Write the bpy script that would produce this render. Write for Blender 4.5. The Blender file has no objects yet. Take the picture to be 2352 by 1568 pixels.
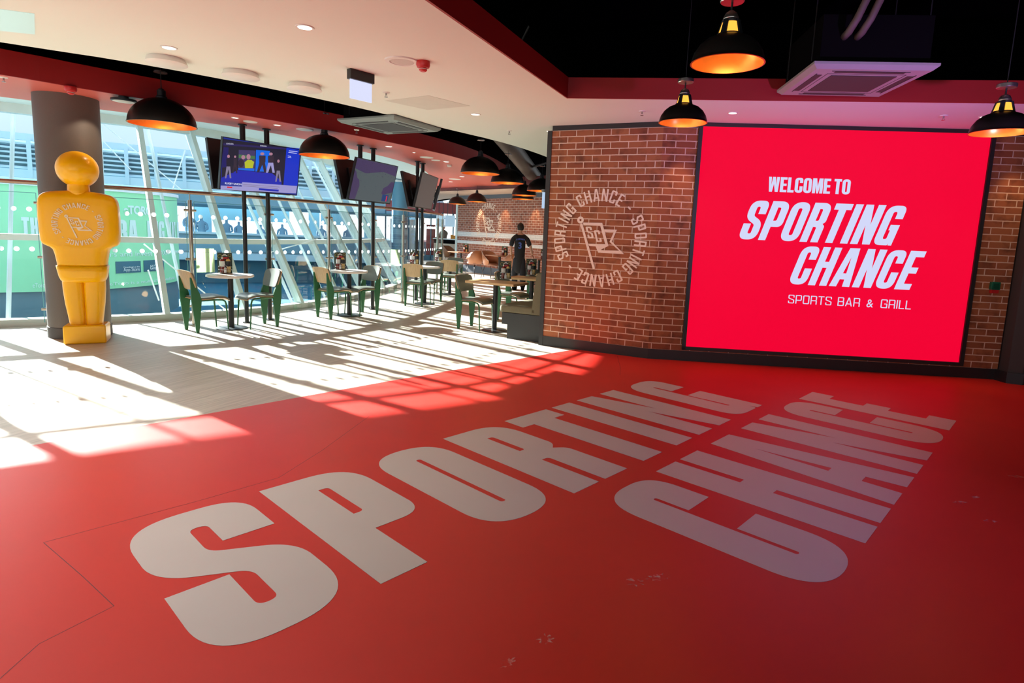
import bpy, bmesh, math, random
from mathutils import Vector, Matrix
random.seed(7)
PI=math.pi; C=bpy.context.scene.collection; SC=bpy.context.scene
# ---------------------------------------------------------------- camera calibration
W_,H_=2352,1568
F_,PITCH,ROLL,CXP,CYP,EYE=1355.06,0.1382,-0.0429,1221.668,724.736,1.485
_fw=Vector((0,math.cos(PITCH),-math.sin(PITCH))); _rt=Vector((1,0,0)); _dn=Vector((0,-math.sin(PITCH),-math.cos(PITCH)))
R0=_rt*math.cos(ROLL)+_dn*math.sin(ROLL); D0=-_rt*math.sin(ROLL)+_dn*math.cos(ROLL)
def ray(x,y): return R0*((x-CXP)/F_)+D0*((y-CYP)/F_)+_fw
def at(x,y,z=0.0):                      # place seen at a pixel, at a known height
    d=ray(x,y); t=(z-EYE)/d.z; return Vector((d.x*t,d.y*t,z))
def onwall(x,y,A,B):                    # place seen at a pixel, on a known vertical plane
    n=Vector((-(B[1]-A[1]),B[0]-A[0])); d=ray(x,y); t=(n.x*A[0]+n.y*A[1])/(n.x*d.x+n.y*d.y); return Vector((d.x*t,d.y*t,EYE+d.z*t))
def atdist(x,y,D):
    d=ray(x,y); t=D/math.hypot(d.x,d.y); return Vector((d.x*t,d.y*t,EYE+d.z*t))
cam=bpy.data.cameras.new('camera'); co=bpy.data.objects.new('camera',cam); C.objects.link(co)
cam.sensor_width=36; cam.sensor_fit='HORIZONTAL'; cam.lens=F_*36/W_
cam.shift_x=(W_/2-CXP)/W_; cam.shift_y=(CYP-H_/2)/W_; cam.clip_end=300; cam.clip_start=.05
m=Matrix((R0,-D0,-_fw)).transposed().to_4x4(); m.translation=Vector((0,0,EYE)); co.matrix_world=m; SC.camera=co
# ---------------------------------------------------------------- materials
def srgb(r,g,b):
    f=lambda c:(c/255/12.92 if c<=10 else ((c/255+.055)/1.055)**2.4)
    return (f(r),f(g),f(b),1)
def mat(name,col,rough=.5,metal=0,noise=.06,scale=8,bump=0,emit=None,es=0,spec=.5,coat=0):
    M=bpy.data.materials.new(name); M.use_nodes=True; nt=M.node_tree; b=nt.nodes['Principled BSDF']
    b.inputs['Roughness'].default_value=rough; b.inputs['Metallic'].default_value=metal
    b.inputs['Specular IOR Level'].default_value=spec; b.inputs['Coat Weight'].default_value=coat
    if len(col)==3: col=tuple(col)+(1,)
    tc=nt.nodes.new('ShaderNodeTexCoord'); n=nt.nodes.new('ShaderNodeTexNoise'); n.inputs['Scale'].default_value=scale; n.inputs['Detail'].default_value=4
    nt.links.new(tc.outputs['Object'],n.inputs['Vector'])
    mx=nt.nodes.new('ShaderNodeMix'); mx.data_type='RGBA'
    mx.inputs[6].default_value=tuple(c*(1-noise) for c in col[:3])+(1,); mx.inputs[7].default_value=tuple(min(1,c*(1+noise)) for c in col[:3])+(1,)
    nt.links.new(n.outputs['Fac'],mx.inputs[0]); nt.links.new(mx.outputs[2],b.inputs['Base Color'])
    if emit: b.inputs['Emission Color'].default_value=tuple(emit)[:3]+(1,); b.inputs['Emission Strength'].default_value=es
    if bump:
        bp=nt.nodes.new('ShaderNodeBump'); bp.inputs['Strength'].default_value=bump; bp.inputs['Distance'].default_value=.01
        nt.links.new(n.outputs['Fac'],bp.inputs['Height']); nt.links.new(bp.outputs['Normal'],b.inputs['Normal'])
    return M
def emat(name,col,es=1.0,rough=.4,spec=.5):              # a self-lit surface with a faint pixel variation
    M=bpy.data.materials.new(name); M.use_nodes=True; nt=M.node_tree; b=nt.nodes['Principled BSDF']
    b.inputs['Base Color'].default_value=(.01,.01,.01,1); b.inputs['Roughness'].default_value=rough; b.inputs['Specular IOR Level'].default_value=spec
    tc=nt.nodes.new('ShaderNodeTexCoord'); n=nt.nodes.new('ShaderNodeTexNoise'); n.inputs['Scale'].default_value=3
    nt.links.new(tc.outputs['Object'],n.inputs['Vector'])
    mx=nt.nodes.new('ShaderNodeMix'); mx.data_type='RGBA'; mx.inputs[6].default_value=tuple(c*.97 for c in col[:3])+(1,); mx.inputs[7].default_value=tuple(col[:3])+(1,)
    nt.links.new(n.outputs['Fac'],mx.inputs[0]); nt.links.new(mx.outputs[2],b.inputs['Emission Color']); b.inputs['Emission Strength'].default_value=es
    return M
def glassmat(name,tint,refl=.5):
    M=bpy.data.materials.new(name); M.use_nodes=True; nt=M.node_tree; nt.nodes.clear()
    o=nt.nodes.new('ShaderNodeOutputMaterial'); t=nt.nodes.new('ShaderNodeBsdfTransparent'); g=nt.nodes.new('ShaderNodeBsdfGlossy'); mx=nt.nodes.new('ShaderNodeMixShader'); fr=nt.nodes.new('ShaderNodeFresnel'); mu=nt.nodes.new('ShaderNodeMath')
    n=nt.nodes.new('ShaderNodeTexNoise'); n.inputs['Scale'].default_value=1.5; cr=nt.nodes.new('ShaderNodeMix'); cr.data_type='RGBA'
    cr.inputs[6].default_value=tuple(c*.97 for c in tint)+(1,); cr.inputs[7].default_value=tuple(tint)+(1,); nt.links.new(n.outputs['Fac'],cr.inputs[0]); nt.links.new(cr.outputs[2],t.inputs['Color'])
    g.inputs['Roughness'].default_value=.02; mu.operation='MULTIPLY'; mu.inputs[1].default_value=refl
    nt.links.new(fr.outputs[0],mu.inputs[0]); nt.links.new(mu.outputs[0],mx.inputs[0]); nt.links.new(t.outputs[0],mx.inputs[1]); nt.links.new(g.outputs[0],mx.inputs[2]); nt.links.new(mx.outputs[0],o.inputs[0])
    return M
def translucent(name,c=(.95,.97,.97)):
    M=bpy.data.materials.new(name); M.use_nodes=True; nt=M.node_tree; nt.nodes.clear()
    o=nt.nodes.new('ShaderNodeOutputMaterial'); t=nt.nodes.new('ShaderNodeBsdfTranslucent'); d=nt.nodes.new('ShaderNodeBsdfDiffuse'); a=nt.nodes.new('ShaderNodeMixShader'); n=nt.nodes.new('ShaderNodeTexNoise'); r=nt.nodes.new('ShaderNodeMix'); r.data_type='RGBA'
    r.inputs[6].default_value=tuple(x*.95 for x in c)+(1,); r.inputs[7].default_value=tuple(c)+(1,); nt.links.new(n.outputs['Fac'],r.inputs[0]); nt.links.new(r.outputs[2],t.inputs['Color']); nt.links.new(r.outputs[2],d.inputs['Color'])
    a.inputs[0].default_value=.25; nt.links.new(t.outputs[0],a.inputs[1]); nt.links.new(d.outputs[0],a.inputs[2]); nt.links.new(a.outputs[0],o.inputs[0]); return M
def brickmat(name,sx,sz,bw,c1,c2,cm,bands=None,row=.0786):
    M=bpy.data.materials.new(name); M.use_nodes=True; nt=M.node_tree; N=nt.nodes.new; L=nt.links.new; b=nt.nodes['Principled BSDF']
    tc=N('ShaderNodeTexCoord'); sp=N('ShaderNodeSeparateXYZ'); cb=N('ShaderNodeCombineXYZ'); L(tc.outputs['Object'],sp.inputs[0])
    a1=N('ShaderNodeMath'); a1.operation='ADD'; a1.inputs[1].default_value=-sx+bw*40; a2=N('ShaderNodeMath'); a2.operation='ADD'; a2.inputs[1].default_value=-sz+row*60
    # a little wobble in the joints
    nz=N('ShaderNodeTexNoise'); nz.inputs['Scale'].default_value=18; L(tc.outputs['Object'],nz.inputs['Vector'])
    wz=N('ShaderNodeMath'); wz.operation='MULTIPLY_ADD'; wz.inputs[1].default_value=.006; L(nz.outputs['Fac'],wz.inputs[0]); L(sp.outputs['Z'],wz.inputs[2])
    L(sp.outputs['X'],a1.inputs[0]); L(wz.outputs[0],a2.inputs[0]); L(a1.outputs[0],cb.inputs[0]); L(a2.outputs[0],cb.inputs[1])
    br=N('ShaderNodeTexBrick'); br.offset=.5; br.inputs['Scale'].default_value=1; br.inputs['Brick Width'].default_value=bw; br.inputs['Row Height'].default_value=row
    br.inputs['Mortar Size'].default_value=.0062; br.inputs['Mortar Smooth'].default_value=.25; br.inputs['Bias'].default_value=-.1
    br.inputs['Color1'].default_value=c1+(1,); br.inputs['Color2'].default_value=c2+(1,); br.inputs['Mortar'].default_value=cm+(1,)
    L(cb.outputs[0],br.inputs['Vector'])
    n2=N('ShaderNodeTexNoise'); n2.inputs['Scale'].default_value=5.5; n2.inputs['Detail'].default_value=6; L(tc.outputs['Object'],n2.inputs['Vector'])
    rp=N('ShaderNodeValToRGB'); rp.color_ramp.elements[0].position=.3; rp.color_ramp.elements[0].color=(.45,.42,.4,1); rp.color_ramp.elements[1].position=.5; rp.color_ramp.elements[1].color=(1,1,1,1); L(n2.outputs['Fac'],rp.inputs[0])
    mu=N('ShaderNodeMix'); mu.data_type='RGBA'; mu.blend_type='MULTIPLY'; L(br.outputs['Color'],mu.inputs[6]); L(rp.outputs[0],mu.inputs[7])
    iv=N('ShaderNodeMath'); iv.operation='SUBTRACT'; iv.inputs[0].default_value=1; L(br.outputs['Fac'],iv.inputs[1]); L(iv.outputs[0],mu.inputs[0])
    out=mu.outputs[2]
    if bands:                            # glazed white tile courses
        for lo,hi in bands:
            g1=N('ShaderNodeMath'); g1.operation='GREATER_THAN'; g1.inputs[1].default_value=lo; g2=N('ShaderNodeMath'); g2.operation='LESS_THAN'; g2.inputs[1].default_value=hi
            L(sp.outputs['Z'],g1.inputs[0]); L(sp.outputs['Z'],g2.inputs[0]); mm=N('ShaderNodeMath'); mm.operation='MULTIPLY'; L(g1.outputs[0],mm.inputs[0]); L(g2.outputs[0],mm.inputs[1])
            m3=N('ShaderNodeMix'); m3.data_type='RGBA'; m3.inputs[6].default_value=(.78,.8,.82,1); m3.inputs[7].default_value=(.55,.57,.6,1); L(br.outputs['Fac'],m3.inputs[0])
            m4=N('ShaderNodeMix'); m4.data_type='RGBA'; L(mm.outputs[0],m4.inputs[0]); L(out,m4.inputs[6]); L(m3.outputs[2],m4.inputs[7]); out=m4.outputs[2]
    L(out,b.inputs['Base Color']); b.inputs['Roughness'].default_value=.75
    bp=N('ShaderNodeBump'); bp.inputs['Strength'].default_value=.6; bp.inputs['Distance'].default_value=.006; bp.invert=True; L(br.outputs['Fac'],bp.inputs['Height']); L(bp.outputs[0],b.inputs['Normal'])
    return M
def woodmat(name,rot,bw,rh,c1,c2,cm,rough=.35,grain=.5,ms=.002,coat=0):
    M=bpy.data.materials.new(name); M.use_nodes=True; nt=M.node_tree; N=nt.nodes.new; L=nt.links.new; b=nt.nodes['Principled BSDF']
    tc=N('ShaderNodeTexCoord'); mp=N('ShaderNodeMapping'); mp.inputs['Rotation'].default_value=(0,0,rot); L(tc.outputs['Object'],mp.inputs[0])
    br=N('ShaderNodeTexBrick'); br.offset=.37; br.inputs['Scale'].default_value=1; br.inputs['Brick Width'].default_value=bw; br.inputs['Row Height'].default_value=rh; br.inputs['Mortar Size'].default_value=ms; br.inputs['Mortar Smooth'].default_value=.2
    br.inputs['Color1'].default_value=c1+(1,); br.inputs['Color2'].default_value=c2+(1,); br.inputs['Mortar'].default_value=cm+(1,); L(mp.outputs[0],br.inputs['Vector'])
    m2=N('ShaderNodeMapping'); m2.inputs['Scale'].default_value=(1.5,22,6); L(mp.outputs[0],m2.inputs[0])
    n=N('ShaderNodeTexNoise'); n.inputs['Scale'].default_value=1.6; n.inputs['Detail'].default_value=7; L(m2.outputs[0],n.inputs['Vector'])
    rp=N('ShaderNodeValToRGB'); rp.color_ramp.elements[0].position=.3; rp.color_ramp.elements[0].color=(1-grain,)*3+(1,); rp.color_ramp.elements[1].position=.7; L(n.outputs['Fac'],rp.inputs[0])
    mu=N('ShaderNodeMix'); mu.data_type='RGBA'; mu.blend_type='MULTIPLY'; mu.inputs[0].default_value=1; L(br.outputs['Color'],mu.inputs[6]); L(rp.outputs[0],mu.inputs[7]); L(mu.outputs[2],b.inputs['Base Color'])
    b.inputs['Roughness'].default_value=rough; b.inputs['Coat Weight'].default_value=coat; return M
M={}
M['cream']=mat('ceiling_paint',(.80,.84,.76),.8,noise=.01,scale=2)
M['redpaint']=mat('red_ceiling_paint',(.64,.115,.085),.5,noise=.03,scale=3)
M['redfascia']=mat('red_fascia_paint',(.33,.008,.008),.6,noise=.04,scale=5)
M['maroon']=mat('maroon_fascia_paint',(.2,.05,.05),.6)
M['black']=mat('black_paint',(.005,.005,.0055),.9,scale=5,spec=0)
M['void']=mat('void_black',(.0015,.0015,.0018),.95,spec=0)
M['trimblack']=mat('black_trim',(.014,.014,.016),.45)
M['darkcol']=mat('column_paint',(.105,.085,.075),.6,noise=.08,scale=60)
M['pilaster']=mat('pilaster_paint',(.05,.042,.042),.7,noise=.06,scale=40)
M['bluecol']=mat('blue_column_paint',(.05,.16,.26),.5)
M['yellow']=mat('yellow_gloss_plastic',(.90,.46,.002),.28,noise=.03,scale=3,spec=.4)
M['decal']=mat('cream_decal',(.80,.68,.50),.5)
M['logo']=mat('cream_wall_paint',(.88,.76,.67),.75,noise=.08,scale=30)
M['steel']=mat('brushed_steel',(.42,.38,.33),.28,metal=.9,noise=.1,scale=25)
M['steelwarm']=mat('brown_steel_rail',(.33,.22,.16),.25,metal=.8,noise=.1,scale=25)
M['mull']=mat('pale_frame_paint',(.70,.80,.79),.5)
M['sill']=mat('pale_sill_paint',(.62,.66,.62),.5)
M['green']=mat('green_chair_paint',(.018,.12,.045),.4)
M['pad']=mat('grey_green_leather',(.15,.165,.14),.38,noise=.06,scale=20)
M['ply']=woodmat('oak_plywood',0,3,3,(.60,.42,.24),(.56,.38,.21),(.5,.35,.2),.45,.18,0)
M['tabwhite']=mat('white_laminate',(.80,.75,.70),.3,noise=.02)
M['tabwood']=woodmat('light_wood_top',0,1.2,.16,(.62,.42,.21),(.58,.38,.18),(.45,.3,.15),.35,.2,.001)
M['metalblk']=mat('black_metal',(.02,.022,.025),.4,metal=.3)
M['bench']=mat('olive_fabric',(.135,.12,.07),.8,noise=.12,scale=80,bump=.2)
M['plinth']=mat('dark_plinth',(.018,.02,.022),.5)
M['dome']=mat('dark_bronze_shade',(.022,.018,.015),.38,metal=.5,noise=.1,scale=12)
M['copper']=mat('copper_inner',(.86,.30,.07),.33,metal=.85,noise=.1,scale=30)
M['bulb']=emat('warm_bulb',(1,.62,.2),14)
M['amber']=emat('lit_gallery',(1,.42,.05),1.6)
M['downl']=emat('downlight_lens',(1,.93,.8),3)
M['white']=mat('white_plastic',(.78,.77,.72),.5)
M['softwhite']=mat('white_grille',(.62,.57,.53),.7,noise=.1,scale=200)
M['redplastic']=mat('red_plastic',(.55,.02,.02),.35)
M['led']=emat('led_red',(.82,0,.030),1.12,.8,.05)
M['ledtext']=emat('led_lavender',(.66,.70,.96),1.0,.8,.05)
M['acgrey']=mat('ac_casing',(.36,.36,.36),.5)
M['acteal']=mat('ac_casing_grey_green',(.22,.27,.26),.5)
M['acdark']=mat('ac_grille',(.03,.03,.035),.6,noise=.3,scale=120)
M['duct']=mat('brown_duct_lagging',(.12,.09,.075),.6,noise=.15,scale=6)
M['skin']=mat('skin',(.50,.27,.18),.5)
M['hairdark']=mat('dark_hair',(.02,.015,.012),.8,noise=.3,scale=80)
M['shirt']=mat('black_shirt',(.008,.008,.010),.8)
M['trouser']=mat('navy_black_trousers',(.008,.009,.014),.8)
M['blueprint']=mat('blue_print',(.07,.13,.5),.5)
M['hoodie']=mat('grey_brown_hoodie',(.16,.125,.10),.85)
M['tan']=mat('tan_leather',(.33,.13,.055),.45,noise=.1)
M['tandark']=mat('brown_leather',(.22,.095,.055),.5,noise=.1)
M['tanrim']=mat('pale_leather_edge',(.45,.36,.31),.5)
M['menu']=mat('dark_green_card',(.018,.04,.02),.4,noise=.35,scale=40)
M['gold']=mat('gold_print',(.42,.33,.06),.5)
M['ketchup']=mat('red_sauce',(.20,.015,.01),.25)
M['mustard']=mat('cream_sauce',(.70,.48,.17),.3)
M['lab']=mat('white_label',(.72,.72,.72),.5)
M['wire']=mat('wire_metal',(.35,.35,.36),.25,metal=.9)
M['tvblack']=mat('tv_plastic',(.012,.012,.014),.35)
M['tvoff']=mat('tv_dark_panel',(.014,.015,.018),.12,noise=.2,scale=4,spec=.8)
M['glass']=glassmat('window_glass',(.90,.96,.97),.35)
M['bglass']=glassmat('balustrade_glass',(.90,.965,.965),.35)
M['gedge']=mat('glass_edge',(.12,.38,.40),.2)
M['dot']=translucent('white_dot_film')
M['paper']=translucent('cream_paper',(.62,.72,.52))
M['vinyltext']=mat('white_floor_vinyl',(.62,.57,.52),.45,noise=.03,scale=3)
M['greybase']=mat('blue_grey_skirting',(.10,.12,.15),.5)
M['greenbox']=mat('green_plastic',(.0,.12,.06),.4)
M['orangebox']=mat('orange_card',(.75,.30,.03),.6)
M['beige']=mat('beige_ceiling_paint',(.66,.52,.42),.8)
# exterior
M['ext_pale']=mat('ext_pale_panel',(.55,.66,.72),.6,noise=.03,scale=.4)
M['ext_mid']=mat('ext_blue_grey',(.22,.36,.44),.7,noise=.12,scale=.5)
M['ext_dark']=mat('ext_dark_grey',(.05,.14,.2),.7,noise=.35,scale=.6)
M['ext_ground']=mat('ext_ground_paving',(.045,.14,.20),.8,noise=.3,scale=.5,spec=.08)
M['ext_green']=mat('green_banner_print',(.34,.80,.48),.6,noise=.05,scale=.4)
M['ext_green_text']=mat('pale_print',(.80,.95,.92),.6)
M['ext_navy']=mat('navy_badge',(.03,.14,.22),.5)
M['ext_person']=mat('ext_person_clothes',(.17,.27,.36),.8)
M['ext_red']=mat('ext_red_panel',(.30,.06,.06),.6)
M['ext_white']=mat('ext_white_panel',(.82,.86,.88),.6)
# ---------------------------------------------------------------- object helpers
def link(o,parent=None,loc=None,rz=None):
    C.objects.link(o)
    if parent: o.parent=parent
    if loc is not None: o.location=loc
    if rz is not None: o.rotation_euler=(0,0,rz)
    return o
def obj(name,bm,m,parent=None,loc=None,rz=None,smooth=False):
    me=bpy.data.meshes.new(name); bmesh.ops.recalc_face_normals(bm,faces=bm.faces) if smooth!='keep' else None
    bm.to_mesh(me); bm.free(); o=bpy.data.objects.new(name,me)
    for x in (m if isinstance(m,(list,tuple)) else [m]): me.materials.append(x)
    if smooth: 
        for p in me.polygons: p.use_smooth=True
    return link(o,parent,loc,rz)
def smooth_by_angle(o,a=.6):
    me=o.data; bm=bmesh.new(); bm.from_mesh(me)
    for f in bm.faces: f.smooth=True
    for e in bm.edges:
        if len(e.link_faces)==2 and e.calc_face_angle(0)>a: e.smooth=False
    bm.to_mesh(me); bm.free(); return o
def tag(o,label=None,cat=None,group=None,kind=None):
    if label: o['label']=label
    if cat: o['category']=cat
    if group: o['group']=group
    if kind: o['kind']=kind
    return o
def thing(name,label,cat,loc=(0,0,0),rz=0,group=None):
    o=bpy.data.objects.new(name,None); o.empty_display_size=.1; link(o,None,loc,rz); return tag(o,label,cat,group)
def sempty(name,loc=(0,0,0),rz=0):
    o=bpy.data.objects.new(name,None); link(o,None,loc,rz); o['kind']='structure'; return o
def struct(name,bm,m,parent=None,loc=None,rz=None):
    o=obj(name,bm,m,parent,loc,rz)
    if not parent: o['kind']='structure'
    return o
def copy_tree(o,parent=None):
    c=o.copy(); C.objects.link(c); c.parent=parent
    if parent: c.matrix_parent_inverse=o.matrix_parent_inverse.copy()
    for ch in o.children: copy_tree(ch,c)
    return c
def dup(root,loc,rz,label=None,group=None,s=None):
    r=copy_tree(root); r.location=loc; r.rotation_euler=(0,0,rz)
    if label: r['label']=label
    if group: r['group']=group
    if s: r.scale=(s,s,s)
    return r
def BM(): return bmesh.new()
def box(bm,x0,x1,y0,y1,z0,z1,bev=0,mi=0):
    r=bmesh.ops.create_cube(bm,size=1); vs=r['verts']
    bmesh.ops.scale(bm,vec=(x1-x0,y1-y0,z1-z0),verts=vs); bmesh.ops.translate(bm,vec=((x0+x1)/2,(y0+y1)/2,(z0+z1)/2),verts=vs)
    fs=list({f for v in vs for f in v.link_faces})
    for f in fs: f.material_index=mi
    if bev: bmesh.ops.bevel(bm,geom=list({e for v in vs for e in v.link_edges}),offset=bev,segments=3,profile=.7,affect='EDGES')
    return bm
def prism(bm,pts,z0,z1,mi=0):           # vertical prism over a plan polygon
    a=[bm.verts.new((p[0],p[1],z0)) for p in pts]; b=[bm.verts.new((p[0],p[1],z1)) for p in pts]
    f=[bm.faces.new(a[::-1]),bm.faces.new(b)]
    n=len(pts)
    for i in range(n): f.append(bm.faces.new((a[i],a[(i+1)%n],b[(i+1)%n],b[i])))
    for x in f: x.material_index=mi
    return bm
def extrude_xz(bm,pts,y0,y1):           # profile in xz, thickness along y
    a=[bm.verts.new((p[0],y0,p[1])) for p in pts]; b=[bm.verts.new((p[0],y1,p[1])) for p in pts]; n=len(pts)
    bm.faces.new(a); bm.faces.new(b[::-1])
    for i in range(n): bm.faces.new((a[i],b[i],b[(i+1)%n],a[(i+1)%n]))
    return bm
def tube(bm,pts,r,seg=10,cap=True):
    pts=[Vector(p) for p in pts]; rings=[]; rr=r if isinstance(r,(list,tuple)) else [r]*len(pts); prev=None
    for i,p in enumerate(pts):
        if i==0: d=pts[1]-p
        elif i==len(pts)-1: d=p-pts[i-1]
        else: d=(pts[i+1]-p).normalized()+(p-pts[i-1]).normalized()
        d.normalize()
        if prev is None: a=Vector((0,0,1)) if abs(d.z)<.9 else Vector((1,0,0)); u=d.cross(a).normalized()
        else: u=(prev-d*prev.dot(d)).normalized()
        prev=u; v=d.cross(u)
        rings.append([bm.verts.new(p+(u*math.cos(t)+v*math.sin(t))*rr[i]) for t in [2*PI*k/seg for k in range(seg)]])
    for a,b in zip(rings,rings[1:]):
        for k in range(seg): bm.faces.new((a[k],a[(k+1)%seg],b[(k+1)%seg],b[k]))
    if cap: bm.faces.new(rings[0][::-1]); bm.faces.new(rings[-1])
    return bm
def lathe(bm,prof,seg=48,cx=0,cy=0,close=True):   # prof: (r,z)
    rings=[]
    for r,z in prof:
        if r<1e-5: rings.append([bm.verts.new((cx,cy,z))])
        else: rings.append([bm.verts.new((cx+r*math.cos(2*PI*k/seg),cy+r*math.sin(2*PI*k/seg),z)) for k in range(seg)])
    for a,b in zip(rings,rings[1:]):
        for k in range(seg):
            k2=(k+1)%seg
            if len(a)==1 and len(b)==1: continue
            if len(a)==1: bm.faces.new((a[0],b[k],b[k2]))
            elif len(b)==1: bm.faces.new((a[k],a[k2],b[0]))
            else: bm.faces.new((a[k],a[k2],b[k2],b[k]))
    if close:
        if len(rings[0])>1: bm.faces.new(rings[0][::-1])
        if len(rings[-1])>1: bm.faces.new(rings[-1])
    return bm
def loft(bm,rings,seg=48):              # rings: (z,hx,hy,n,cx,cy) superellipse sections
    R=[]
    for z,hx,hy,n,cx,cy in rings:
        r=[]
        for k in range(seg):
            t=2*PI*k/seg; c,s=math.cos(t),math.sin(t)
            r.append(bm.verts.new((cx+hx*math.copysign(abs(c)**(2/n),c),cy+hy*math.copysign(abs(s)**(2/n),s),z)))
        R.append(r)
    for a,b in zip(R,R[1:]):
        for k in range(seg): bm.faces.new((a[k],a[(k+1)%seg],b[(k+1)%seg],b[k]))
    bm.faces.new(R[0][::-1]); bm.faces.new(R[-1]); return bm
def strip(bm,path,z0,z1,th=0.0):        # upright ribbon along a plan path, thickness to its left
    n=len(path); nr=[]
    for i in range(n):
        a=Vector(path[max(0,i-1)][:2]); b=Vector(path[min(n-1,i+1)][:2]); d=(b-a).normalized(); nr.append(Vector((-d.y,d.x)))
    o=[(path[i][0]+nr[i].x*th,path[i][1]+nr[i].y*th) for i in range(n)]
    A=[bm.verts.new((p[0],p[1],z0)) for p in path]; B=[bm.verts.new((p[0],p[1],z1)) for p in path]
    if th==0:
        for i in range(n-1): bm.faces.new((A[i],A[i+1],B[i+1],B[i]))
        return bm
    D=[bm.verts.new((p[0],p[1],z0)) for p in o]; E=[bm.verts.new((p[0],p[1],z1)) for p in o]
    for i in range(n-1):
        for q in ((A[i],A[i+1],B[i+1],B[i]),(D[i+1],D[i],E[i],E[i+1]),(B[i],B[i+1],E[i+1],E[i]),(A[i+1],A[i],D[i],D[i+1])): bm.faces.new(q)
    bm.faces.new((A[0],B[0],E[0],D[0])); bm.faces.new((A[-1],D[-1],E[-1],B[-1])); return bm
def light(name,kind,loc,energy,col=(1,1,1),**k):
    l=bpy.data.lights.new(name,kind); l.energy=energy; l.color=col
    o=bpy.data.objects.new(name,l); C.objects.link(o); o.location=loc
    for a,b in k.items():
        if a=='aim': o.rotation_euler=(Vector(b)-Vector(loc)).to_track_quat('-Z','Y').to_euler()
        else: setattr(l,a,b)
    return o
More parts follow.
